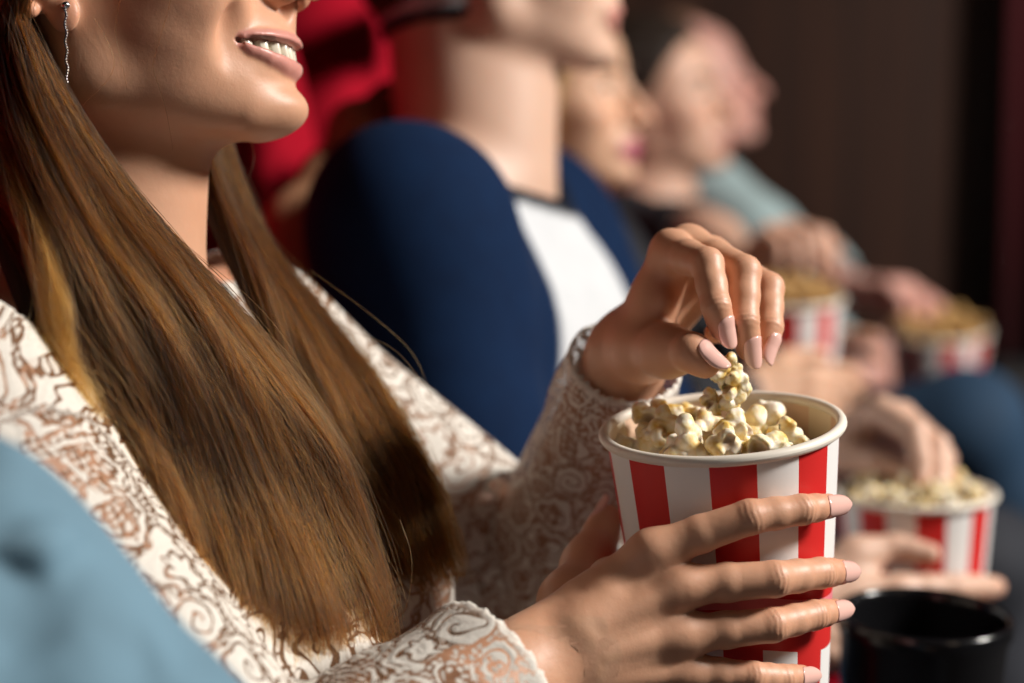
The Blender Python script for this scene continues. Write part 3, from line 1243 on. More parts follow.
def kernel_meshes(n=7):
    out = []
    for k in range(n):
        r = np.random.default_rng(100 + k)
        g = Prog()
        c0 = V3(0, 0, 0)
        g.add('u', Cone(c0, c0, 0.0040))
        nl = r.integers(5, 8)
        lob = []
        for i in range(nl):
            d = nrm(r.normal(size=3) * V3(1, 1, 0.75))
            c = d * r.uniform(0.0042, 0.0062)
            rr = r.uniform(0.0026, 0.0043)
            lob.append((c, rr))
            g.add('u', Cone(c, c + d * rr * 0.4, rr, rr * 0.85), 0.0007)
            for _ in range(4):
                d2 = nrm(d + 1.1 * nrm(r.normal(size=3)))
                g.add('u', Cone(c + d2 * rr * 0.75, c + d2 * rr * 0.8, rr * r.uniform(0.35, 0.6)), 0.0004)
        hd = nrm(r.normal(size=3))
        g.add('s', Ell(hd * 0.0075, V3(0.003, 0.003, 0.003)), 0.001)
        f = lambda p, g=g, k=k: g(p) + 0.00030 * wob(p, 1500, k)
        v, q = mesh_sdf(f, V3(-.017, -.017, -.017), V3(.017, .017, .017), 0.00075, 3)
        hull = np.clip(1 - np.linalg.norm(v - hd * 0.005, axis=1) / 0.0032, 0, 1) ** 0.6
        me = mesh_obj('popcorn', v, q, M['kernel'], attrs={'hull': hull}).data
        bpy.data.objects.remove(bpy.data.objects['popcorn'])
        out.append(me)
    return out


KERN = kernel_meshes()


def put_kernel(p, label, group=None, k=None, scale=1.0, rot=None):
    o = bpy.data.objects.new('popcorn_kernel', KERN[random.randrange(len(KERN)) if k is None else k])
    o.location = p
    o.rotation_euler = rot or (random.uniform(0, 6.28), random.uniform(0, 6.28), random.uniform(0, 6.28))
    o.scale = (scale,) * 3
    link(o)
    tag(o, label, 'popcorn', group)
    return o


def fill(b, level, n, label, group, heap_label, dome=0.010, sc_=1.0, shape=None, avoid=None, mat=None):
    """a bed of corn inside the bucket and single kernels lying on it"""
    rI = b.rad(level - 0.02) - 0.0016
    ng = 40
    vs, fs = [], []
    hf = lambda x, y: level - 0.006 + dome * (1 - (x * x + y * y) / (rI * rI)) + (shape(x, y) if shape else 0)
    rings, seg = 14, 56
    for i in range(rings + 1):
        for j in range(seg):
            a = 2 * math.pi * j / seg
            r_ = rI * i / rings
            x, y = r_ * math.cos(a), r_ * math.sin(a)
            z = hf(x, y) + 0.002 * math.sin(x * 700 + 1) * math.sin(y * 650) * (1 - i / rings)
            vs.append((x, y, z))
    for i in range(rings):
        for j in range(seg):
            a, c = i * seg + j, i * seg + (j + 1) % seg
            fs.append((a, a + seg, c + seg, c))
    base = len(vs)
    for j in range(seg):
        a = 2 * math.pi * j / seg
        zz = -b.H + 0.012
        vs.append((math.cos(a) * (b.rad(zz) - 0.0014), math.sin(a) * (b.rad(zz) - 0.0014), zz))
    for j in range(seg):
        k = rings * seg
        fs.append((k + j, base + j, base + (j + 1) % seg, k + (j + 1) % seg))
    fs.append(tuple(base + j for j in range(seg))[::-1])
    bed = mesh_obj('popcorn_bed', [b.wld(v) for v in vs], fs, mat or M['kernel'])
    tag(bed, heap_label, 'popcorn', None, 'stuff')
    pts, tries = [], 0
    while len(pts) < n and tries < 20000:
        tries += 1
        r_, a = math.sqrt(random.random()) * (rI - 0.0085 * sc_), random.uniform(0, 6.2832)
        x, y = r_ * math.cos(a), r_ * math.sin(a)
        z = hf(x, y) + random.choice((0.004, 0.004, 0.009, 0.013)) * sc_
        if avoid and avoid(x, y):
            continue
        if all((x - p[0]) ** 2 + (y - p[1]) ** 2 + 1.2 * (z - p[2]) ** 2 > (0.0118 * sc_) ** 2 for p in pts):
            pts.append((x, y, z))
    for p in pts:
        o = put_kernel(b.wld(p), label, group, scale=random.uniform(0.82, 1.12) * sc_)
        if mat:
            o.material_slots[0].link = 'OBJECT'
            o.material_slots[0].material = mat


B1 = Bucket(at(722, 428, 0.921), _rt * -0.085 + _up * 0.972 - _fw * 0.222, turn=0.0345)

# ------------------------------------------------------------------ the woman in white lace with the bucket
ROW_F = nrm((0.970, -0.242, 0))
ROW_R = nrm((0.242, 0.970, 0))          # along the row, away from the camera

head_w = Head((-0.2126, 0.956, 1.1738), -4.0, 12.4, -7.2, 1.0, smile=True, ear=12.0)

# her right hand, holding the bucket from the near side
fr = [[(651, 551, .868), (749, 516, .866), (790, 505, .880), (807, 502, .893)],
      [(679, 586, .866), (774, 579, .868), (820, 573, .888), (840, 572, .903)],
      [(679, 635, .868), (772, 625, .872), (814, 615, .888), (834, 611, .902)],
      [(686, 672, .873), (753, 677, .874), (783, 678, .882), (801, 676, .891)]]
rads = [(9.6, 8.0, 7.0, 5.9), (9.8, 8.3, 7.2, 6.1), (9.4, 7.9, 6.9, 5.8), (8.4, 7.1, 6.2, 5.3)]
FR = [[B1.push(at(*p), r / 1000) for p, r in zip(f, rr)] for f, rr in zip(fr, rads)]
th = [at(572, 603, .915), at(588, 565, .946), B1.push(at(600, 536, .963), .0094), B1.push(at(607, 519, .972), .0074)]
wr_w = at(556, 655, .866)
el_r = at(262, 850, .775)
hand_r = Hand(wr_w, FR, th, [at(584, 602, .874), at(590, 630, .860), at(590, 656, .859), at(588, 680, .863)], el_r,
              at(556, 690, .90) - at(556, 620, .90), 1.0, [nrm(B1.out(f[-1]) * 0.9 + _up * 0.22 - _fw * 0.5) for f in FR],
              nrm(-_rt * 0.75 + _up * 0.45 - _fw * 0.1), radii=rads, back=-_fw * 0.95 + _up * 0.15)
# knuckle of the hand's back that the light catches
hand_r.palm.add('u', Cone(at(577, 629, .854), at(604, 600, .862), 0.0075, 0.006), 0.010)

# her left hand, picking corn
fl_ = [[(671, 251, .950), (707, 264, .917), (716, 306, .9045), (722, 329, .907)],
       [(690, 246, .960), (744, 272, .925), (744, 321, .913), (748, 348, .916)],
       [(712, 257, .972), (768, 288, .942), (769, 327, .929), (765, 347, .926)],
       [(722, 276, .985), (748, 306, .975), (731, 330, .966), (715, 333, .955)]]
FL = [[at(*p) for p in f] for f in fl_]
tl = [at(644, 350, .958), at(667, 351, .928), at(691, 352, .906), at(705, 363, .903)]
wl_w = at(629, 350, .990)
el_l = at(548, 592, 1.135)
hand_l = Hand(wl_w, FL, tl, [at(640, 325, .972), at(646, 320, .982), at(652, 322, .992), at(658, 328, 1.002)], el_l,
              at(650, 330, 1.0) - at(622, 352, .975), 1.0,
              [nrm(_rt * 0.55 - _fw * 0.85 + _up * 0.0), nrm(_rt * 0.5 - _fw * 0.85), nrm(_rt * 0.75 - _fw * 0.6), None],
              nrm(-_fw * 0.62 + _up * 0.30 + _rt * 0.65), radii=rads, back=-_rt * 0.45 + _up * 0.85 - _fw * 0.1)

neck_w = V3(-0.214, 0.952, 1.052)
sh_w = [V3(-0.245, 0.80, 0.995), V3(-0.155, 1.100, 0.985)]
fig_w = Figure(ROW_F, neck_w, sh_w, [el_r, el_l], [wr_w, wl_w], [hand_r, hand_l],
               tuple(ROW_F * -0.385 + ROW_R * 0.872 + V3(0, 0, 0.575)), [ROW_F * 0.06 + ROW_R * 0.772 + V3(0, 0, 0.55), ROW_F * 0.06 + ROW_R * 0.972 + V3(0, 0, 0.55)], [ROW_F * 0.09 + ROW_R * 0.772 + V3(0, 0, 0.09), ROW_F * 0.09 + ROW_R * 0.972 + V3(0, 0, 0.09)], head_w, True, 0.95)
woman = fig_w.body(M['skin_w'], 'person', 0.006, 0.0011, 0.0009)
tag(woman, 'smiling long-haired woman in white lace blouse picking popcorn from striped bucket', 'person')
hand_r.nails(woman, M['nail'], over=0.0048, label='glossy pale pink fingernail')
hand_l.nails(woman, M['nail'], over=0.0038, label='glossy pale pink fingernail')
head_w.eyes(woman)

# teeth: a row set along the upper arch, the gum line hidden by the lip
tv, tf = [], []
for i in range(-4, 5):
    y = i * 6.9
    wd = (8.2 if abs(i) <= 1 else 7.6) / 2 * 1.08
    t = y / 40.0
    x = head_w.front - 4.6 - 30 * t * t
    tz = math.atan2(-60 * t / 40.0, 1)
    ln_ = 6.6 if abs(i) < 2 else 6.2
    vs, fs = sphere_mesh(14, 9)
    sgn = np.sign(vs) * np.abs(vs) ** 0.5
    sgn = sgn * V3(3.0, wd * 0.97, ln_)
    ca, sa = math.cos(-tz), math.sin(-tz)
    xr = sgn[:, 0] * ca + sgn[:, 1] * sa
    yr = -sgn[:, 0] * sa + sgn[:, 1] * ca
    pts = np.stack([xr + x, yr + y, sgn[:, 2] - 41.6 + 4.6 * t * t], 1)
    b0 = len(tv)
    tv += [head_w.T(*p) for p in pts]
    tf += [tuple(b0 + k for k in f) for f in fs]
mesh_obj('teeth', tv, tf, M['teeth'], woman)

# lace blouse
arm_axis = []
slv = []
for S, E, W, wide in ((sh_w[0], el_r, wr_w, (0.037, 0.035)), (sh_w[1], el_l, wl_w, (0.0285, 0.0265))):
    a = Prog()
    a.add('u', Cone(S, E, 0.048, 0.044))
    a.add('u', Cone(E, W * 0.8 + E * 0.2, 0.042, wide[0]), 0.012)
    a.add('u', Cone(W * 0.8 + E * 0.2, W + (W - E) * 0.1, wide[0], wide[1]), 0.012)
    slv.append(a)


def cuff_cut(W, E, back, n=14, amp=0.0016):
    ax = nrm(W - E)
    c = W - ax * back
    e1 = nrm(np.cross(ax, V3(0, 0.3, 1)))
    e2 = np.cross(ax, e1)

    def f(p):
        q = p - c
        an = np.arctan2(q @ e2, q @ e1)
        return np.minimum(q @ ax + amp * np.abs(np.sin(an * n)), 0.10 - np.linalg.norm(q, axis=1))
    return f


def waist_cut(fig):
    c = fig.P + fig.u * 0.12
    return lambda p: np.minimum((p - c) @ fig.u, 0.24 - np.linalg.norm(p - c, axis=1))


nk_dir = nrm(head_w.T(-14, 0, -14) - neck_w)
nk_c = neck_w - nk_dir * 0.012
e1n, e2n = ROW_F, ROW_R


def neck_cut(p):
    q = p - nk_c
    an = np.arctan2(q @ e2n, q @ e1n)
    return np.minimum(q @ nk_dir + 0.30 * (q @ ROW_F) + 0.0015 * np.abs(np.sin(an * 26)), 0.15 - np.linalg.norm(q, axis=1))


cutsW = [neck_cut, cuff_cut(wr_w, el_r, 0.034), cuff_cut(wl_w, el_l, 0.006)]


def weave(v):
    """coordinates on the cloth: along and round each sleeve, across and up the body"""
    out = np.zeros((len(v), 3))
    dt = fig_w.torso(v)
    best = dt - 0.012
    out[:, 0] = v @ nrm(ROW_F + 0.5 * ROW_R) * 1.0
    out[:, 1] = v[:, 2]
    for i, (S, E, W) in enumerate(((sh_w[0], el_r, wr_w), (sh_w[1], el_l, wl_w))):
        d = slv[i](v)
        m = d < best
        best = np.minimum(best, d)
        up_ = nrm(E - S)
        fo = nrm(W - E)
        tu = (v - S) @ up_
        tf_ = (v - E) @ fo
        L = np.linalg.norm(E - S)
        use = np.where(Cone(E, W, 0.04, 0.036)(v) < Cone(S, E, 0.048, 0.044)(v), 1, 0)
        ax = np.where(use[:, None] == 1, fo, up_)
        c = np.where(use[:, None] == 1, E, S)
        q = v - c
        al = (q * ax).sum(1)
        rad_ = q - ax * al[:, None]
        ref = nrm(V3(0, 1, -0.2))               # seam turned away, to the far side
        e1 = -ref - ax * (-(ax @ ref))[:, None]
        e1 /= np.linalg.norm(e1, axis=1)[:, None]
        e2 = np.cross(ax, e1)
        an = np.arctan2((rad_ * e2).sum(1), (rad_ * e1).sum(1))
        out[m, 0] = (0.4 + i * 0.7 + al + use * 0.3)[m]
        out[m, 1] = (an * 0.042)[m]
    c = np.full(len(v), -1e3)
    for f in cutsW:
        c = np.maximum(c, f(v))
    return {'weave': out, 'hem': np.clip((c + 0.006) / 0.003, 0, 1)}


blouse = fig_w.garment('lace_blouse', M['lace'], woman, 0.0035, cutsW, h=0.0026, fold=0.0022, fold_f=38, seed=4, sleeves=slv, attrs=weave)
fig_w.garment('trousers', M['dark_trousers'], woman, 0.006, [waist_cut(fig_w)], arms=False, torso=False, legs=True, h=0.008, fold=0.003)
print('woman', round(time.time() - T0, 1))

bucket = B1.build('tall red and white striped popcorn bucket held by the woman in white lace')
fill(B1, -0.017, 46, 'single popped kernel among others in the bucket held by the woman in lace', 'popcorn in the bucket of the woman in lace',
     'popcorn filling the bucket held by the woman in white lace', dome=0.004, sc_=1.42, shape=lambda x, y: -0.08 * y - 0.14 * x)

# kernels between her fingers and falling back
put_kernel(at(729, 372, .912), 'popped kernel pinched between the fingertips of the woman in lace', k=0, scale=1.0)
put_kernel(at(741, 379, .914), 'popped kernel held under her middle fingernail', k=1, scale=0.95)
put_kernel(at(730, 388, .914), 'popped kernel hanging below the pinched fingertips', k=2, scale=0.9)
put_kernel(at(712, 405, .918), 'popped kernel dropping from the pinched fingers, left of two', k=3, scale=0.85)
put_kernel(at(734, 404, .916), 'popped kernel dropping from the pinched fingers, right of two', k=4, scale=0.85)


# ------------------------------------------------------------------ the woman's hair and earring
def resample(pts, n):
    p = np.asarray(pts, float)
    q = np.vstack([2 * p[0] - p[1], p, 2 * p[-1] - p[-2]])
    m = len(p) - 1
    t = np.linspace(0, m - 1e-6, n)
    i = t.astype(int)
    u = (t - i)[:, None]
    a, b, c, d = q[i], q[i + 1], q[i + 2], q[i + 3]
    return 0.5 * (2 * b + (c - a) * u + (2 * a - 5 * b + 4 * c - d) * u ** 2 + (3 * b - a - 3 * c + d) * u ** 3)


NS = 34
near_g = [
    [(-90, -190, .97), (-75, -60, .915), (-50, 60, .885), (-20, 170, .85), (20, 260, .828), (42, 335, .822), (52, 400, .826), (58, 455, .832)],
    [(-50, -200, .97), (-40, -70, .905), (-15, 60, .875), (20, 160, .848), (70, 270, .832), (112, 385, .832), (150, 500, .838), (196, 640, .845)],
    [(-20, -210, .97), (-12, -75, .893), (8, 55, .868), (48, 160, .85), (112, 270, .842), (170, 380, .842), (215, 510, .848), (246, 745, .855)],
    [(5, -215, .97), (0, -80, .887), (22, 60, .866), (70, 170, .858), (145, 275, .852), (212, 380, .852), (268, 510, .855), (300, 750, .862)],
    [(25, -215, .965), (2, -80, .886), (32, 80, .868), (92, 180, .868), (176, 285, .866), (255, 390, .864), (322, 490, .866), (354, 700, .87)],
    [(40, -215, .96), (5, -78, .887), (44, 90, .873), (108, 178, .88), (196, 285, .882), (282, 390, .88), (350, 490, .878), (388, 605, .885)],
]
far_g = [
    [(120, -210, 1.02), (170, -60, 1.03), (190, 60, 1.02), (196, 150, 1.0), (226, 230, .99), (270, 320, .975), (318, 420, .962), (358, 500, .952), (392, 575, .95)],
    [(120, -205, 1.02), (175, -60, 1.035), (196, 60, 1.03), (206, 150, 1.02), (238, 235, 1.005), (288, 325, .99), (346, 420, .975), (398, 505, .965), (436, 592, .96)],
    [(120, -200, 1.02), (180, -60, 1.04), (200, 60, 1.04), (214, 140, 1.04), (248, 225, 1.03), (304, 310, 1.015), (368, 395, 1.0), (426, 480, .985), (462, 582, .975)],
]


def guides(gs, keep):
    out = []
    for g in gs:
        p = resample([at(*q) for q in g], NS)
        for _ in range(6):                       # lies on the head and the blouse, not in them
            d = np.minimum(fig_w.torso(p) - 0.004, np.minimum(fig_w.neck(p), head_w.prog(p)))
            d = np.minimum(d, np.minimum(slv[0](p), slv[1](p)) - 0.002)
            f = lambda x: np.minimum(np.minimum(fig_w.torso(x) - 0.004, np.minimum(fig_w.neck(x), head_w.prog(x))), np.minimum(slv[0](x), slv[1](x)) - 0.002)
            gr = np.stack([f(p + 1e-3 * np.eye(3)[k]) - d for k in range(3)], 1) / 1e-3
            need = np.clip(keep - d, 0, 0.03)
            p = p + gr * need[:, None] * 0.8
            p[1:-1] = p[1:-1] * 0.7 + 0.15 * (p[:-2] + p[2:])
        out.append(p)
    return np.array(out)


def sheet(G, u):
    """points of the sheet of guides at across-position u (array)"""
    m = len(G) - 1
    x = np.clip(u, 0, 1) * m
    i = np.minimum(x.astype(int), m - 1)
    f = (x - i)[:, None, None]
    f = f * f * (3 - 2 * f) * 0.5 + f * 0.5
    return G[i] * (1 - f) + G[i + 1] * f


def make_strands(G, n, nclump, thick, seed, spread=0.010):
    r = np.random.default_rng(seed)
    tt = np.linspace(0, 1, NS)
    cu = r.random(nclump)
    ph = r.random((nclump, 3)) * 6.28
    cd = r.random(nclump)                          # depth of the clump in the mass
    cl = r.integers(0, nclump, n)
    u = cu[cl] + r.normal(0, 0.045, n)
    u2 = np.clip(u + r.normal(0, 0.07, n) * (r.random(n) < 0.45), -0.02, 1.02)
    blend = (tt ** 1.3)[None, :, None]
    base = sheet(G, u) * (1 - blend) + sheet(G, u2) * blend
    cen = sheet(G, cu)[cl]
    pull = (0.10 + 0.72 * tt ** 1.1)[None, :, None] * r.uniform(0.15, 1.0, n)[:, None, None]
    p = base * (1 - pull) + cen * pull
    back = -(_fw * -1)                              # away from the camera side: into the mass
    dep = (cd[cl] * 0.75 + r.random(n) * 0.25) * thick
    nrm_out = -_fw * 0.8 + _up * 0.3 + _rt * 0.35
    env = (0.35 + 0.65 * np.sin(np.clip(tt * 1.15, 0, 1) * math.pi))[None, :, None]
    p = p + (dep[:, None, None] - thick * 0.15) * nrm_out[None, None] * env
    jit = r.normal(0, 0.5, (n, 1))
    w1 = np.sin(tt[None] * 12 + ph[cl, 0][:, None] + jit) * 0.0066 + np.sin(tt[None] * 27 + ph[cl, 1][:, None] + jit * 1.6) * 0.0026
    w1 = w1 * tt[None]
    side = nrm(_rt * 0.8 + _up * 0.5)
    p = p + w1[:, :, None] * side[None, None]
    fl = r.normal(0, 0.0011, (n, 1, 3)) + r.normal(0, 0.0016, (n, 1, 3)) * tt[None, :, None]
    wild = (r.random(n) < 0.035)[:, None, None]
    ph2 = r.random((n, 1, 3)) * 6.28
    fl = fl + wild * np.sin(tt[None, :, None] * r.uniform(4, 9, (n, 1, 1)) + ph2) * 0.008 * tt[None, :, None]
    p = p + fl
    ends = np.clip(1 - np.abs(r.normal(0, 0.10, n)) - (r.random(n) < 0.15) * r.random(n) * 0.3, 0.4, 1)
    q = np.empty_like(p)
    for k in range(NS):                             # shorten to each strand's own length
        x = tt[k] * ends * (NS - 1)
        i = np.minimum(x.astype(int), NS - 2)
        f = (x - i)[:, None]
        ar = np.arange(n)
        q[:, k] = p[ar, i] * (1 - f) + p[ar, i + 1] * f
    return q


def hair_curves(name, P_, mat, parent, r0=0.00016, r1=0.00006):
    n, m, _ = P_.shape
    hc = bpy.data.hair_curves.new(name)
    hc.add_curves([m] * n)
    hc.position_data.foreach_set('vector', np.ascontiguousarray(P_, np.float32).ravel())
    a = hc.attributes.get('radius') or hc.attributes.new('radius', 'FLOAT', 'POINT')
    rad = np.tile(np.linspace(r0, r1, m), n).astype(np.float32)
    a.data.foreach_set('value', rad)
    hc.materials.append(mat)
    o = bpy.data.objects.new(name, hc)
    sc.collection.objects.link(o)
    child_of(o, parent)
    return o


def lock_tubes(centres, wid, thk, side, out_):
    """tapering flat tubes along the given lines; returns verts, quads, strand coordinates"""
    vs, qs, st = [], [], []
    n = 10
    for li, c in enumerate(centres):
        m = len(c)
        t = np.linspace(0, 1, m)
        tang = np.gradient(c, axis=0)
        tang /= np.linalg.norm(tang, axis=1)[:, None]
        o_ = out_ - tang * (tang @ out_)[:, None]
        o_ /= np.linalg.norm(o_, axis=1)[:, None]
        s_ = np.cross(tang, o_)
        prof = np.sqrt(np.clip(1 - np.clip((t - 0.5) / 0.44, 0, 1) ** 2, 0, 1)) * (0.55 + 0.45 * np.clip(t / 0.25, 0, 1))
        b0 = sum(len(x) for x in vs)
        ang = np.linspace(0, 2 * math.pi, n, endpoint=False)
        ring = c[:, None] + s_[:, None] * (np.cos(ang)[None, :, None] * (wid * prof)[:, None, None]) + o_[:, None] * (np.sin(ang)[None, :, None] * (thk * prof)[:, None, None])
        vs.append(ring.reshape(-1, 3))
        co = np.stack([np.tile(np.cos(ang) * wid, (m, 1)), np.tile(np.sin(ang) * thk + li * 0.37, (m, 1)), np.repeat(t[:, None], n, 1)], -1)
        st.append(co.reshape(-1, 3))
        idx = b0 + np.arange(m * n).reshape(m, n)
        nx = np.roll(idx, -1, 1)
        qs.append(np.stack([idx[:-1], nx[:-1], nx[1:], idx[1:]], -1).reshape(-1, 4))
    return np.concatenate(vs), np.concatenate(qs), np.concatenate(st)


def hair_cap(hd, thick=(9, 8, 8), long=(), line=None, h=0.003, rough=0.8, seed=3):
    """hair lying on the skull down to the hairline, plus hanging lengths (paths in head measure)"""
    ys = line or ([-70, -30, 0, 25, 60, 95, 130], [-34, -26, -2, 22, 46, 66, 60])
    g = Prog()
    g.add('u', hd.E((-8, 0, 48), (88 + thick[0], 72 + thick[1], 80 + thick[2])))
    g.add('u', hd.E((42, 0, 48), (48 + thick[0] * 0.6, 60 + thick[1] * 0.8, 54 + thick[2] * 0.6)), 20 * hd.s)
    g.add('u', hd.E((-45, 0, 0), (46, 56, 52)), 20 * hd.s)

    def face(p):
        q = hd.local(p)
        xl = np.interp(q[:, 2], ys[0], ys[1])
        ear = 30 - np.sqrt(((q[:, 0] + 8) * 0.9) ** 2 + (q[:, 2] - 8) ** 2)
        return np.maximum(q[:, 0] - xl, np.minimum(ear, np.abs(q[:, 1]) - 60)) * hd.s * 0.7
    g.add('s', lambda p: -face(p), 0.006)
    for path in long:
        for (a, b) in zip(path, path[1:]):
            g.add('u', hd.Cn(a[:3], b[:3], a[3], b[3]), 8 * hd.s)
    g.R, g.c = 0.5, hd.o
    f = lambda p: g(p) + rough * 0.0018 * wob(p * V3(1, 1, 0.35), 260, seed)
    R = 0.15 * hd.s * 1000
    lo, hi = hd.o - R, hd.o + R
    for path in long:
        for a in path:
            w_ = hd.T(*a[:3])
            lo, hi = np.minimum(lo, w_ - a[3] * hd.s - 0.01), np.maximum(hi, w_ + a[3] * hd.s + 0.01)
    v, q = mesh_sdf(f, lo, hi, h, 4, project=False)
    c = hd.local(v)
    an = np.arctan2(c[:, 1], c[:, 0] + 8)
    st = np.stack([an * 0.08, c[:, 0] * 0.0002, c[:, 2] * 0.002], 1)
    return v, q, st


Gn, Gf = guides(near_g, 0.006), guides(far_g, 0.006)
outv = nrm(-_fw * 0.85 + _up * 0.25 + _rt * 0.3)
cn = sheet(Gn, np.linspace(0.02, 0.98, 44))
cn = cn + (np.random.default_rng(5).normal(0, 0.002, (44, 1, 3)))
cf = sheet(Gf, np.linspace(0.02, 0.98, 18))
cv, cq, cs = hair_cap(head_w, long=[[(-60, -30, 20, 40), (-85, -40, -60, 36), (-95, -45, -160, 34), (-100, -45, -300, 22)],
                                   [(-60, 30, 20, 40), (-85, 40, -60, 36), (-95, 45, -160, 34), (-100, 45, -300, 22)]], h=0.004)
v1, q1, s1 = lock_tubes(list(cn), 0.0075, 0.0034, None, outv)
v2, q2, s2 = lock_tubes(list(cf), 0.0080, 0.0034, None, outv)
hv = np.concatenate([cv, v1, v2])
hq = np.concatenate([cq, q1 + len(cv), q2 + len(cv) + len(v1)])
hair = mesh_obj('hair', hv, hq, M['lock_brown'], woman, attrs={'strand': np.concatenate([cs, s1, s2])})
hair['label'] = 'long straight brown hair with golden ends'
SN = make_strands(Gn, 10500, 52, 0.024, 11)
SF = make_strands(Gf, 6500, 34, 0.016, 12)
side_g = [[(-70, -60, .90), (-45, 60, .868), (-10, 140, .845), (20, 210, .826), (44, 290, .812), (44, 350, .806), (50, 410, .806), (66, 468, .81)],
          [(-60, -60, .90), (-35, 60, .866), (4, 140, .845), (34, 210, .826), (58, 290, .812), (62, 350, .806), (66, 400, .806), (78, 452, .81)]]
fly = [[(178, -20, .885), (160, 45, .885), (154, 66, .885), (162, 95, .885), (168, 120, .89), (173, 150, .90)],
       [(96, 20, .88), (113, 55, .88), (110, 76, .88), (86, 101, .88), (70, 130, .875)],
       [(88, 128, .87), (98, 145, .868), (118, 165, .866), (128, 185, .864), (136, 205, .86)],
       [(84, 118, .87), (92, 150, .868), (106, 172, .866), (120, 200, .864), (150, 232, .86)],
       [(130, -20, .88), (118, 30, .88), (121, 60, .88), (126, 86, .885)],
       [(250, 135, 1.0), (254, 160, .99), (246, 185, .985), (243, 205, .98)],
       [(60, 300, .815), (95, 350, .81), (120, 420, .81), (150, 470, .812)],
       [(300, 300, .95), (350, 330, .945), (395, 350, .95), (432, 395, .95)],
       [(310, 270, .97), (365, 310, .965), (410, 350, .97), (430, 390, .97)],
       [(400, 520, .87), (412, 560, .868), (405, 610, .868), (380, 640, .868)]]
FLY = guides(fly, 0.002)
ear_g = [[(44, -150, .872), (26, -60, .866), (8, 0, .862), (-12, 70, .86), (-22, 150, .85), (-12, 230, .835)],
         [(70, -150, .874), (52, -60, .868), (28, -4, .863), (8, 50, .862), (4, 110, .86), (22, 190, .845)]]
SE = make_strands(guides(ear_g, 0.004), 1300, 14, 0.008, 15)
SS = make_strands(guides(side_g, 0.004), 520, 9, 0.006, 13)
hair_curves('hair_strands', np.concatenate([SN, SF, SE]), M['strand'], hair)['kind'] = 'stuff'
hair_curves('flyaway_strands', np.concatenate([SS, FLY]), M['strand_gold'], hair, 0.00011, 0.00005)['kind'] = 'stuff'

# drop earring: stud, chain of facets
stud_p = head_w.T(14, -75.5, -13)
er = mesh_obj('earring', *(lambda vf: (vf[0] * 0.0022 + stud_p, vf[1]))(sphere_mesh(12, 8)), M['silver'], woman)
vs, fs = [], []
for i in range(26):
    c = stud_p + V3(0.0004 * math.sin(i), -0.0012, -0.0022 - i * 0.0013)
    sv, sf = sphere_mesh(6, 4)
    b0 = len(vs)
    vs += list(sv * V3(0.00075, 0.00075, 0.0008) + c)
    fs += [tuple(b0 + k for k in f) for f in sf]
mesh_obj('earring_chain', vs, fs, M['silver'], er, smooth=False)
print('hair', round(time.time() - T0, 1))


# ------------------------------------------------------------------ the room, turned with the row of seats
ROW_ANG = math.atan2(ROW_F[1], ROW_F[0])


def rc(f, r, z):
    """point at f metres forward, r metres along the row, z up"""
    return ROW_F * f + ROW_R * r + V3(0, 0, z)


def bevel_box(name, lo, hi, mat, parent=None, bev=0.0, seg=2, smooth=False):
    """a box given in row measure"""
    bm = bmesh.new()
    bmesh.ops.create_cube(bm, size=1.0)
    lo, hi = np.asarray(lo, float), np.asarray(hi, float)
    for v in bm.verts:
        c = lo + (np.array(v.co) + 0.5) * (hi - lo)
        v.co = Vector(c)
    if bev:
        bmesh.ops.bevel(bm, geom=list(bm.edges), offset=bev, segments=seg, profile=0.5, affect='EDGES')
    for v in bm.verts:
        v.co = Vector(rc(*v.co))
    me = bpy.data.meshes.new(name)
    bm.to_mesh(me)
    bm.free()
    me.materials.append(mat)
    if smooth:
        me.polygons.foreach_set('use_smooth', np.ones(len(me.polygons), bool))
    o = bpy.data.objects.new(name, me)
    link(o)
    if parent is not None:
        child_of(o, parent)
    return o


def wood_panel_mat():
    m, nt, b = new_mat('dark_wood_slats')
    tc = N(nt, 'ShaderNodeTexCoord')
    mp = N(nt, 'ShaderNodeMapping')
    mp.inputs['Rotation'].default_value = (0, 0, -ROW_ANG)
    nt.links.new(tc.outputs['Object'], mp.inputs['Vector'])
    sp = N(nt, 'ShaderNodeSeparateXYZ')
    nt.links.new(mp.outputs[0], sp.inputs[0])
    fr_ = mathn(nt, 'FRACT', mathn(nt, 'MULTIPLY', sp.outputs[0], 1 / 0.14))
    groove = mathn(nt, 'LESS_THAN', fr_, 0.07)
    m2 = N(nt, 'ShaderNodeMapping')
    m2.inputs['Scale'].default_value = (14, 14, 0.8)
    nt.links.new(mp.outputs[0], m2.inputs['Vector'])
    g = noise(nt, 2.0, 5, 0.6, m2.outputs[0])
    c = ramp(nt, g, [(0.3, (0.030, 0.010, 0.005)), (0.7, (0.054, 0.019, 0.009))])
    c = mixc(nt, groove, c, (0.012, 0.006, 0.004))
    nt.links.new(c, b.inputs['Base Color'])
    b.inputs['Roughness'].default_value = 0.55
    bump(nt, b, mathn(nt, 'SUBTRACT', 1.0, groove), 0.5, 0.006)
    return m


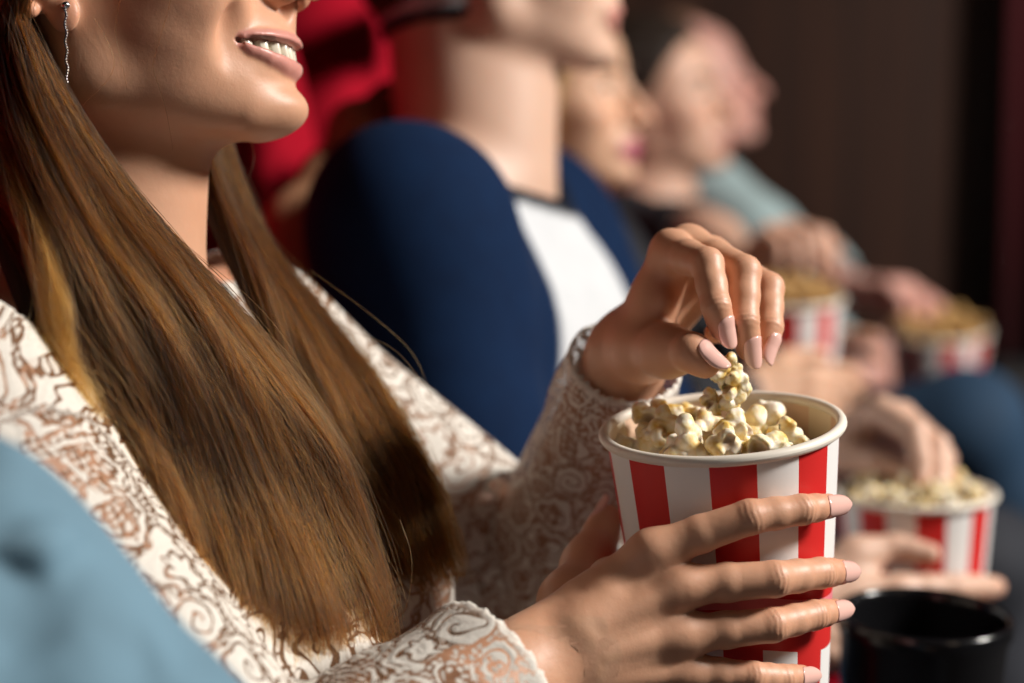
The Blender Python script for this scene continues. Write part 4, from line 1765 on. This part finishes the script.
M['wall_wood'] = wood_panel_mat()
M['carpet'] = plain('charcoal_carpet', (0.018, 0.016, 0.018), 0.95, nscale=120, var=0.5, bstr=0.4)
M['ceil'] = plain('black_ceiling', (0.010, 0.009, 0.009), 0.9)
M['wall_dark'] = plain('dark_fabric_wall', (0.03, 0.015, 0.012), 0.9)
M['curtain'] = plain('dark_red_curtain', (0.07, 0.001, 0.004), 0.9, nscale=20)
M['dado'] = plain('charcoal_dado', (0.035, 0.032, 0.032), 0.7)
M['wood'] = plain('light_wood', (0.36, 0.19, 0.085), 0.45, nscale=40, var=0.35)
M['tan'] = plain('tan_suede', (0.34, 0.17, 0.08), 0.85, nscale=60, var=0.3, bstr=0.3)
M['greyblue'] = plain('grey_blue_cotton', (0.16, 0.23, 0.27), 0.85, nscale=60, var=0.25)

RW = 3.95          # the side wall stands this far along the row
tag(bevel_box('floor', (-3.2, -2.6, -0.1), (7, RW + .2, 0.0), M['carpet']), kind='structure')
tag(bevel_box('ceiling', (-3.2, -2.6, 3.6), (7, RW + .2, 3.7), M['ceil']), kind='structure')
tag(bevel_box('wall_far', (-3.2, RW, 0.0), (7, RW + 0.1, 3.6), M['wall_wood']), kind='structure')
tag(bevel_box('wall_back', (-3.3, -2.6, 0.0), (-3.2, RW + .1, 3.6), M['wall_dark']), kind='structure')
tag(bevel_box('wall_front', (7.0, -2.6, 0.0), (7.1, RW + .1, 3.6), M['wall_dark']), kind='structure')
tag(bevel_box('wall_near', (-3.2, -2.7, 0.0), (7, -2.6, 3.6), M['wall_dark']), kind='structure')
tag(bevel_box('baseboard_far', (-3.2, RW - 0.02, 0.0), (7, RW, 0.14), M['black_matt'], bev=0.004), kind='structure')

# curtain hanging on the side wall, and the low wall that ends under it
x0 = 0.985 - 0.03
cx = at(1003, 300, 3.72)
cf0 = float(cx @ ROW_F)
vs, fs = [], []
nc = 120
for iz, z in enumerate((0.63, 1.5, 2.4, 3.435)):
    for i in range(nc + 1):
        t = i / nc
        vs.append(rc(cf0 + t * 1.6, RW - 0.12 + 0.035 * math.sin(t * 70) + 0.012 * math.sin(t * 31 + iz), z))
for k in range(3):
    for i in range(nc):
        a = k * (nc + 1) + i
        fs.append((a, a + 1, a + nc + 2, a + nc + 1))
cu = mesh_obj('curtain', vs, fs, M['curtain'])
so = cu.modifiers.new('thickness', 'SOLIDIFY')
so.thickness = 0.006
tag(cu, 'dark red curtain hanging at the side wall beyond the row', 'curtain')
tag(bevel_box('wall_low', (cf0 - 0.02, RW - 0.30, 0.0), (6.9, RW - 0.02, 0.62), M['dado'], bev=0.01), kind='structure')
rod = bevel_box('rail', (cf0 - 0.05, RW - 0.135, 3.44), (cf0 + 1.7, RW - 0.105, 3.47), M['black_matt'], bev=0.004)
rod.name = 'curtain_rail'
tag(rod, 'black rail carrying the dark red curtain', 'curtain rail')

# ------------------------------------------------------------------ the row of red cinema seats
N_WOMAN = neck_w
R0 = float(N_WOMAN @ ROW_R)
PITCH_S = 0.55
F_BACK = -0.510


def backrest_mesh(f0, r0, r1, z0, z1, th, name, parent, corner=0.15):
    """upholstered back with big rounded top corners, a little dished"""
    g = []
    n = 64
    hw, hh = (r1 - r0) / 2, (z1 - z0) / 2
    cr, cz = (r0 + r1) / 2, (z0 + z1) / 2
    outline = []
    for k in range(n):
        a = 2 * math.pi * k / n
        c, s_ = math.cos(a), math.sin(a)
        e = 0.5 if s_ > 0 else 0.3
        outline.append((cr + hw * math.copysign(abs(c) ** e, c), cz + hh * math.copysign(abs(s_) ** e, s_)))
    prof = [(0.30, -th), (0.93, -th), (0.985, -th * 0.8), (1.0, -th * 0.5), (0.985, -th * 0.18), (0.94, -0.004), (0.86, 0.0), (0.5, -0.012), (0.2, -0.016)]
    vs, fs = [], []
    for sc_, df in prof:
        for (r, z) in outline:
            zz = cz + (z - cz) * sc_
            vs.append(rc(f0 + df - 0.10 * (zz - z0) / (z1 - z0), cr + (r - cr) * sc_, zz))
    for k in range(len(prof) - 1):
        for i in range(n):
            a, b = k * n + i, k * n + (i + 1) % n
            fs.append((a, b, b + n, a + n))
    fs.append(tuple(range(n))[::-1])
    fs.append(tuple((len(prof) - 1) * n + i for i in range(n)))
    return mesh_obj(name, vs, fs, M['velvet'], parent)


def seat(k, label, cup=False, cloth=False):
    r = R0 + PITCH_S * k
    root = empty('cinema_seat', rc(F_BACK + 0.2, r, 0), label, 'cinema seat', 'row of red cinema seats')
    bk = backrest_mesh(F_BACK, r - 0.245, r + 0.245, 0.40, 1.27, 0.11, 'backrest', root)
    mesh = bevel_box('seat_cushion', (F_BACK - 0.02, r - 0.235, 0.33), (F_BACK + 0.42, r + 0.235, 0.43), M['velvet'], root, bev=0.05, seg=4, smooth=True)
    bevel_box('pedestal', (F_BACK + 0.06, r - 0.05, 0.0), (F_BACK + 0.20, r + 0.05, 0.33), M['black_matt'], root, bev=0.012)
    bevel_box('foot_plate', (F_BACK, r - 0.09, 0.0), (F_BACK + 0.28, r + 0.09, 0.014), M['black_matt'], root, bev=0.004)
    # shared armrest on the far side of each seat: post, padded arm, round holder for a drink
    ra = r + PITCH_S / 2
    bevel_box('arm_post', (F_BACK - 0.04, ra - 0.022, 0.0), (F_BACK + 0.10, ra + 0.022, 0.66), M['black_matt'], root, bev=0.008)
    bevel_box('armrest', (F_BACK - 0.05, ra - 0.032, 0.655), (F_BACK + 0.36, ra + 0.032, 0.70), M['black_matt'], root, bev=0.014, seg=3, smooth=True)
    return root, bk


def cup_holder(root, c, A, R=0.052, H=0.115):
    prof = [(0.0005, -H + 0.004), (R * 0.80, -H + 0.004), (R * 0.84, -H + 0.010), (R - 0.004, -0.008), (R - 0.0035, -0.003), (R - 0.0015, 0.0), (R, -0.001), (R + 0.0012, -0.004), (R + 0.0008, -0.010),
            (R - 0.002, -0.016), (R * 0.88, -H * 0.9), (R * 0.84, -H), (0.0005, -H)]
    v, q, a, j = lathe(prof[::-1], 72, A, c)
    o = mesh_obj('cup_holder', v, q, M['black_gloss'], root)
    return o


seat_labels = ['red cinema seat under the neighbour in pale denim', 'red cinema seat behind the woman in white lace',
               'red velvet cinema seat behind the man in the navy sleeved shirt', 'red cinema seat behind the blonde woman in black, grey-blue cloth on its top',
               'red cinema seat behind the dark-haired person in black', 'red cinema seat of the last person in the pale blue shirt']
seats = [seat(k - 1, seat_labels[k]) for k in range(6)]
chc = at(925, 612, 1.15)
cup_holder(seats[1][0], chc, frame_from_up(nrm(V3(0.02, -0.05, 1))))
bevel_box('holder_arm', (float(chc @ ROW_F) - 0.35, float(chc @ ROW_R) - 0.03, float(chc[2]) - 0.145), (float(chc @ ROW_F) + 0.04, float(chc @ ROW_R) + 0.03, float(chc[2]) - 0.108), M['black_matt'], seats[1][0], bev=0.012)
# grey-blue cloth laid over the top of the third seat
gc = Prog()
ctr = at(440, -6, 1.76)
gc.add('u', Cone(at(418, -2, 1.71), at(462, -4, 1.86), 0.020, 0.020))
gc.add('u', Cone(at(416, -22, 1.71), at(462, -26, 1.86), 0.016, 0.016), 0.03)
gv, gq = mesh_sdf(lambda p: gc(p) + 0.003 * wob(p, 90, 2), *box_of(gc, 0.02), 0.004, 3)
mesh_obj('headrest_cloth', gv, gq, M['greyblue'], seats[3][0])

# tan jacket hanging over the man's seat, seen behind his shoulder
tj = Prog()
for a, b, r1, r2 in (((404, 110, 1.42), (372, 140, 1.385), .014, .022), ((372, 140, 1.385), (338, 185, 1.36), .022, .026), ((338, 185, 1.36), (312, 240, 1.34), .026, .028),
                     ((312, 240, 1.34), (300, 330, 1.33), .028, .03), ((300, 330, 1.33), (300, 480, 1.33), .03, .03), ((404, 110, 1.42), (420, 130, 1.52), .014, .02),
                     ((372, 140, 1.385), (400, 170, 1.50), .022, .022), ((312, 240, 1.34), (360, 260, 1.46), .028, .024), ((300, 330, 1.33), (350, 350, 1.46), .03, .024)):
    tj.add('u', Cone(at(a[0] - 14, a[1] - 8, a[2] + 0.11), at(b[0] - 14, b[1] - 8, b[2] + 0.11), r1 * 0.72, r2 * 0.8), 0.02)
jv, jq = mesh_sdf(lambda p: tj(p) + 0.004 * wob(p, 70, 3), *box_of(tj, 0.02), 0.005, 3)
jk = mesh_obj('jacket', jv, jq, M['tan'])
tag(jk, 'tan jacket hung over the red seat behind the man in navy', 'jacket')
print('room', round(time.time() - T0, 1))

# ------------------------------------------------------------------ the neighbours
RR = ROW_R


def lateral(fig, v):
    return (v - fig.N) @ fig.r


def arm_cut(W, E, S, frac):
    """ends a sleeve at a share of the lower (frac>1) or upper arm"""
    E, W, S = (np.asarray(x, float) for x in (E, W, S))
    c, ax = (S + (E - S) * frac, nrm(E - S)) if frac <= 1 else (E + (W - E) * (frac - 1), nrm(W - E))
    
    def f(p):
        q = p - c
        al = q @ ax
        return np.minimum(np.minimum(al, 0.082 - np.linalg.norm(q - al[:, None] * ax, axis=1)), 0.42 - al)
    return f


def collar_cut(fig, drop=0.0, slope=0.35, up=0.0, R=0.125):
    d = nrm(fig.head.T(-14, 0, -14) - fig.N)
    c = fig.N + d * (up - drop)
    return lambda p: np.minimum((p - c) @ d + slope * ((p - c) @ fig.f), R - np.linalg.norm(p - c, axis=1))


def sit(r_neck, f_neck):
    """pelvis, knees, ankles of somebody seated in the row"""
    f_neck = max(f_neck, F_BACK + 0.125)
    return (rc(f_neck + 0.02, r_neck, 0.58), [rc(f_neck + 0.47, r_neck - 0.10, 0.545), rc(f_neck + 0.47, r_neck + 0.10, 0.545)],
            [rc(f_neck + 0.50, r_neck - 0.10, 0.09), rc(f_neck + 0.50, r_neck + 0.10, 0.09)])


def shoes(fig, body):
    for A_, T_ in zip(fig.An, fig.toes):
        g = Prog()
        A_, T_ = np.asarray(A_, float), np.asarray(T_, float)
        g.add('u', Cone(A_ - V3(0, 0, 0.03), T_, 0.044, 0.038))
        g.add('u', Cone(A_ - fig.f * 0.05 - V3(0, 0, 0.045), T_ + fig.f * 0.05 - V3(0, 0, 0.004), 0.038, 0.034), 0.03)
        g.add('i', lambda p: 0.003 - p[:, 2], 0.004)
        g.R, g.c = 0.4, A_
        v, q = mesh_sdf(g, A_ - 0.3, A_ + 0.3, 0.006, 4)
        mesh_obj('shoe', v, q, M['shoe'], body)


# --- the man in the raglan shirt
N_m = at(474, 168, 1.47)
rm, fm = float(N_m @ RR), float(N_m @ ROW_F)
head_m = Head(at(478, -40, 1.47), 2, 1, -2, 1.06, male=True)
pel, kn, an = sit(rm, fm)
Sm = [at(404, 222, 1.30), N_m + RR * 0.19 - V3(0, 0, .05)]
Em = [at(494, 575, 1.27), at(690, 540, 1.66)]
B2 = Bucket(at(915, 494, 1.40), _rt * -0.02 + _up * 0.985 - _fw * 0.13, turn=0.03)
Wm = [at(772, 618, 1.315), at(818, 458, 1.52)]
hm_r = posed_hand(Wm[0], Em[0], _rt * 1 - _up * 0.10 + _fw * 0.06, -_fw * 0.9 + _up * 0.2, 1, (14, 22, 14), 1.02, 0.10, thumb=(0.9, 0.75, 0.1), vary=3, bucket=B2)
hm_l = posed_hand(Wm[1], Em[1], _rt * 0.58 - _fw * 0.62 + _up * 0.30, _up * 1 + _rt * 0.45, -1, (50, 42, 20), 1.04, 0.05, thumb=(0.85, 0.3, 0.55), vary=5)
fig_m = Figure(ROW_F, N_m, Sm, Em, Wm, [hm_r, hm_l], pel, kn, an, head_m, k=1.04)
man = fig_m.body(M['skin_m'], 'person', 0.007, 0.003, 0.0016)
tag(man, 'man in white shirt with navy sleeves reaching into a striped bucket', 'person')
head_m.eyes(man)
hm_l.nails(man, M['skin_m'], over=0.0005, ln=0.010)


def raglan(v):
    lat = np.abs(lateral(fig_m, v))
    drop = (fig_m.N - v) @ fig_m.u
    a = np.minimum(fig_m.arms[0](v), fig_m.arms[1](v))
    s1 = (lat - (0.076 + 0.42 * np.clip(drop, -0.05, 0.5))) / 0.004
    s2 = (fig_m.torso(v) - a - 0.012) / 0.004
    col = (nk_m(v) + 0.011) / 0.003
    return {'sleeve': np.clip(np.maximum(s1, s2), 0, 1), 'band': np.clip(col, 0, 1)}


nk_m = collar_cut(fig_m, 0.004, 0.40)
mt, nt_, b_ = new_mat('raglan_jersey')
cc = mixc(nt_, noise(nt_, 50, 3), (0.50, 0.52, 0.54), (0.62, 0.63, 0.65))
cc = mixc(nt_, attr(nt_, 'sleeve').outputs['Fac'], cc, mixc(nt_, noise(nt_, 50, 3), (0.0015, 0.009, 0.034), (0.002, 0.016, 0.055)))
cc = mixc(nt_, attr(nt_, 'band').outputs['Fac'], cc, (0.004, 0.006, 0.012))
nt_.links.new(cc, b_.inputs['Base Color'])
b_.inputs['Roughness'].default_value = 0.9
b_.inputs['Specular IOR Level'].default_value = 0.15
bump(nt_, b_, noise(nt_, 350, 2), 0.2, 0.001)
shirt = fig_m.garment('raglan_shirt', mt, man, 0.011, [nk_m, arm_cut(Wm[0], Em[0], Sm[0], 1.25), arm_cut(Wm[1], Em[1], Sm[1], 1.25)], h=0.0045, fold=0.0045, fold_f=24, seed=8, attrs=raglan)
shirt['label'] = 'white shirt with navy raglan sleeves'
fig_m.garment('jeans', M['jeans'], man, 0.010, [waist_cut(fig_m)], arms=False, torso=False, legs=True, h=0.009, fold=0.004, seed=5)
shoes(fig_m, man)
v, q, st = hair_cap(head_m, (10, 7, 9))
mesh_obj('hair', v, q, M['lock_midbrown'], man, attrs={'strand': st})
B2.build('striped popcorn bucket held by the man, behind the black cup holder')
fill(B2, -0.010, 40, 'popped kernel heaped in the bucket under the man\'s fingers', 'popcorn in the bucket of the man', 'popcorn filling the bucket held by the man in navy sleeves', dome=0.006, sc_=1.35)
print('man', round(time.time() - T0, 1))

# --- the blonde woman
N_b = at(560, 228, 2.03)
rb, fb = float(N_b @ RR), float(N_b @ ROW_F)
head_b = Head(at(543, 112, 2.03), -20, 3, 0, 1.0)
pel, kn, an = sit(rb, fb)
kn = [at(965, 575, 1.86), at(988, 570, 2.04)]
an = [rc(fb + 0.50, rb - 0.05, 0.09), rc(fb + 0.62, rb + 0.02, 0.30)]
Sb = [N_b - RR * 0.165 - V3(0, 0, .045), N_b + RR * 0.165 - V3(0, 0, .045)]
Eb = [at(612, 425, 1.80), at(690, 360, 2.20)]
B3 = Bucket(at(787, 300, 1.97), _rt * -0.03 + _up * 0.97 - _fw * 0.2, turn=0.05)
Wb = [at(738, 396, 1.845), at(730, 360, 2.15)]
hb_r = posed_hand(Wb[0], Eb[0], _rt * 1 + _up * 0.02 + _fw * 0.06, -_fw * 0.9 + _up * 0.3, 1, (22, 40, 24), 0.85, 0.05, thumb=(0.8, 0.6, 0.2), bucket=B3)
hb_l = posed_hand(Wb[1], Eb[1], _rt * 0.9 - _fw * 0.2, _fw * 0.9 + _up * 0.2, -1, (14, 22, 14), 0.95, 0.05, thumb=(0.8, 0.8, 0.1))
fig_b = Figure(ROW_F, N_b, Sb, Eb, Wb, [hb_r, hb_l], pel, kn, an, head_b, True, 0.97)
blonde = fig_b.body(M['skin_b'], 'person', 0.009, 0.0036, 0.0026)
tag(blonde, 'blonde woman in black top watching the screen beyond the man', 'person')
head_b.eyes(blonde)
fig_b.garment('black_top', M['black_cloth'], blonde, 0.009, [collar_cut(fig_b, 0.0, 0.35), arm_cut(Wb[0], Eb[0], Sb[0], 0.45), arm_cut(Wb[1], Eb[1], Sb[1], 0.45)], h=0.006, fold=0.003, fold_f=25, seed=12)
fig_b.garment('trousers', M['dark_trousers'], blonde, 0.010, [waist_cut(fig_b)], arms=False, torso=False, legs=True, h=0.010, fold=0.004, seed=6)
v, q, st = hair_cap(head_b, (12, 10, 10), long=[[(-40, -62, 30, 26), (-45, -66, -40, 24), (-30, -66, -110, 20), (-15, -60, -170, 12)], [(-40, 62, 30, 26), (-45, 66, -40, 24), (-30, 66, -110, 20), (-15, 60, -170, 12)],
                                              [(-80, 0, 20, 40), (-95, 0, -80, 40), (-95, 0, -170, 20)], [(54, -44, 92, 15), (34, -66, 45, 15), (20, -72, -20, 15), (8, -68, -90, 13), (-2, -62, -170, 9)], [(54, 44, 92, 15), (34, 66, 45, 15), (20, 72, -20, 15), (8, 68, -90, 13), (-2, 62, -170, 9)]],
                    line=([-70, -30, 0, 25, 60, 95, 130], [-30, -22, -4, 20, 48, 70, 66]))
mesh_obj('hair', v, q, M['lock_blonde'], blonde, attrs={'strand': st})['label'] = 'honey blonde hair'
B3.build('out of focus striped popcorn bucket between the blonde woman\'s hands')
fill(B3, -0.004, 34, 'popped kernel heaped in the bucket of the blonde woman', 'popcorn in the bucket of the blonde woman', 'popcorn filling the bucket of the blonde woman', dome=0.008, sc_=1.35, mat=M['caramel'])

# --- the dark-haired person in black with crossed legs
N_d = at(650, 210, 2.56)
rd, fd = float(N_d @ RR), float(N_d @ ROW_F)
head_d = Head(at(652, 116, 2.56), -24, 6, 0, 1.0)
pel, kn, an = sit(rd, fd)
kn = [at(968, 430, 2.36), rc(fd + 0.47, rd + 0.06, 0.545)]
an = [at(1050, 610, 2.45), rc(fd + 0.50, rd + 0.10, 0.09)]
Sd = [N_d - RR * 0.17 - V3(0, 0, .030), N_d + RR * 0.17 - V3(0, 0, .045)]
Ed = [at(700, 236, 2.30), at(730, 400, 2.68)]
Wd = [at(748, 266, 2.17), at(800, 455, 2.62)]
hd_r = posed_hand(Wd[0], Ed[0], _rt * 0.42 - _fw * 0.62 + _up * 0.45, _up * 0.8 + _fw * 0.3 - _rt * 0.2, 1, (50, 55, 30), 0.86, 0.04)
hd_l = posed_hand(Wd[1], Ed[1], _rt * 1, _up, -1, (14, 22, 14), 1.0, 0.05)
fig_d = Figure(ROW_F, N_d, Sd, Ed, Wd, [hd_r, hd_l], pel, kn, an, head_d, True, 1.0)
dark = fig_d.body(M['skin_c'], 'person', 0.010, 0.004, 0.003)
tag(dark, 'dark-haired person in black top and jeans reaching for popcorn, legs crossed', 'person')
head_d.eyes(dark)
fig_d.garment('black_top', M['black_cloth'], dark, 0.010, [collar_cut(fig_d, -0.01, 0.25), arm_cut(Wd[0], Ed[0], Sd[0], 0.95), arm_cut(Wd[1], Ed[1], Sd[1], 0.55)], h=0.007, fold=0.003, fold_f=25, seed=14)
fig_d.garment('jeans', M['jeans'], dark, 0.014, [waist_cut(fig_d)], arms=False, torso=False, legs=True, h=0.008, fold=0.006, fold_f=30, seed=7)
shoes(fig_d, dark)
v, q, st = hair_cap(head_d, (12, 11, 11), long=[[(-80, 0, 30, 44), (-92, 0, -60, 44), (-92, 0, -140, 30)], [(-40, -62, 20, 24), (-50, -64, -60, 24)], [(-40, 62, 20, 24), (-50, 64, -60, 24)]])
mesh_obj('hair', v, q, M['lock_dark'], dark, attrs={'strand': st})
shoes(fig_b, blonde)

# --- the last person, pale blue shirt
N_p = at(684, 186, 3.08)
rp, fp_ = float(N_p @ RR), float(N_p @ ROW_F)
head_p = Head(at(686, 100, 3.07), -10, 12, 0, 1.06, male=True)
pel, kn, an = sit(rp, fp_)
Sp = [at(706, 202, 2.91), N_p + RR * 0.18 - V3(0, 0, .05)]
Ep = [at(800, 268, 2.74), at(800, 320, 3.1)]
B4 = Bucket(at(938, 332, 2.52), _rt * -0.03 + _up * 0.96 - _fw * 0.24, R=0.066, turn=0.02)
Wp = [at(842, 286, 2.60), at(850, 372, 2.72)]
hp_r = posed_hand(Wp[0], Ep[0], _rt * 0.75 - _fw * 0.45 - _up * 0.05, _up * 1 + _rt * 0.15, 1, (35, 45, 25), 1.02, 0.05)
hp_l = posed_hand(Wp[1], Ep[1], _rt * 1 - _fw * 0.1, _fw * 0.7 - _up * 0.6, -1, (14, 22, 14), 1.05, 0.05)
fig_p = Figure(ROW_F, N_p, Sp, Ep, Wp, [hp_r, hp_l], pel, kn, an, head_p, k=1.03)
last = fig_p.body(M['skin_d'], 'person', 0.010, 0.004, 0.003)
tag(last, 'person in pale blue shirt at the far end of the row', 'person')
head_p.eyes(last)
fig_p.garment('pale_shirt', M['pale_shirt'], last, 0.012, [collar_cut(fig_p, -0.005, 0.3), arm_cut(Wp[0], Ep[0], Sp[0], 1.72), arm_cut(Wp[1], Ep[1], Sp[1], 1.72)], h=0.007, fold=0.004, fold_f=25, seed=16)
fig_p.garment('trousers', M['dark_trousers'], last, 0.010, [waist_cut(fig_p)], arms=False, torso=False, legs=True, h=0.010, fold=0.004, seed=6)
shoes(fig_p, last)
v, q, st = hair_cap(head_p, (8, 6, 7), line=([-70, -30, 0, 25, 60, 95, 130], [-34, -26, -6, 6, 20, 30, 40]))
mesh_obj('hair', v, q, M['lock_sandy'], last, attrs={'strand': st})
B4.build('out of focus striped popcorn bucket farthest along the row, above the crossed jeans')
fill(B4, -0.004, 34, 'popped kernel heaped in the farthest bucket of the row', 'popcorn in the farthest bucket', 'popcorn filling the farthest bucket of the row', dome=0.012, sc_=1.4, mat=M['caramel'])
print('row', round(time.time() - T0, 1))

# --- the neighbour in denim next to the camera
def crease(p0, p1, d):
    a, b = at(*p0, d), at(*p1, d)
    n = nrm(np.cross(b - a, (a + b) / 2 - _C))
    m_ = (a + b) / 2
    L = np.linalg.norm(b - a) / 2
    return lambda p: np.abs((p - a) @ n) + 2.0 * np.maximum(np.linalg.norm(p - m_, axis=1) - L * 1.15, 0)


S0 = at(-122, 636, 0.645)
N_0 = S0 - RR * 0.185 + V3(0, 0, 0.045) - ROW_F * 0.02
r0_, f0_ = float(N_0 @ RR), float(N_0 @ ROW_F)
head_0 = Head(N_0 + V3(0.0, 0.0, 0.125) + ROW_F * 0.015, -14, 4, 0, 1.03, male=True)
pel, kn, an = sit(r0_, f0_)
pel = rc(-0.40, r0_, 0.575)
S_0 = [N_0 - RR * 0.185 - V3(0, 0, 0.045), S0]
E_0 = [rc(f0_ + 0.15, r0_ - 0.22, 0.76), at(218, 978, 0.61)]
W_0 = [rc(f0_ + 0.36, r0_ - 0.20, 0.66), rc(f0_ + 0.42, r0_ + 0.06, 0.64)]
h0_r = posed_hand(W_0[0], E_0[0], ROW_F, V3(0, 0, 1), 1, (20, 25, 15), 1.06, 0.05)
h0_l = posed_hand(W_0[1], E_0[1], ROW_F - RR * 0.4, V3(0, 0, 1), -1, (20, 25, 15), 1.06, 0.05)
fig_0 = Figure(ROW_F, N_0, S_0, E_0, W_0, [h0_r, h0_l], pel, kn, an, head_0, k=1.04)
near = fig_0.body(M['skin_m'], 'person', 0.010, 0.004, 0.003)
tag(near, 'nearest person of the row, only a washed denim sleeve in view', 'person')
head_0.eyes(near)
fig_0.garment('denim_shirt', M['denim'], near, 0.022, [collar_cut(fig_0, -0.01, 0.3, R=0.12), arm_cut(W_0[0], E_0[0], S_0[0], 1.85), arm_cut(W_0[1], E_0[1], S_0[1], 1.85)], h=0.0035, fold=0.0065, fold_f=24, seed=21, slack=2.6,
              dents=[(crease((34, 500), (8, 660), 0.6), 0.004, 0.020), (crease((4, 400), (40, 540), 0.6), -0.009, 0.016), (crease((70, 500), (120, 690), 0.58), -0.006, 0.016), (crease((130, 560), (150, 700), 0.57), 0.006, 0.014)])
fig_0.garment('trousers', M['dark_trousers'], near, 0.010, [waist_cut(fig_0)], arms=False, torso=False, legs=True, h=0.010, fold=0.004, seed=6)
shoes(fig_0, near)
shoes(fig_w, woman)
v, q, st = hair_cap(head_0, (9, 7, 8))
mesh_obj('hair', v, q, M['lock_midbrown'], near, attrs={'strand': st})
print('all', round(time.time() - T0, 1))
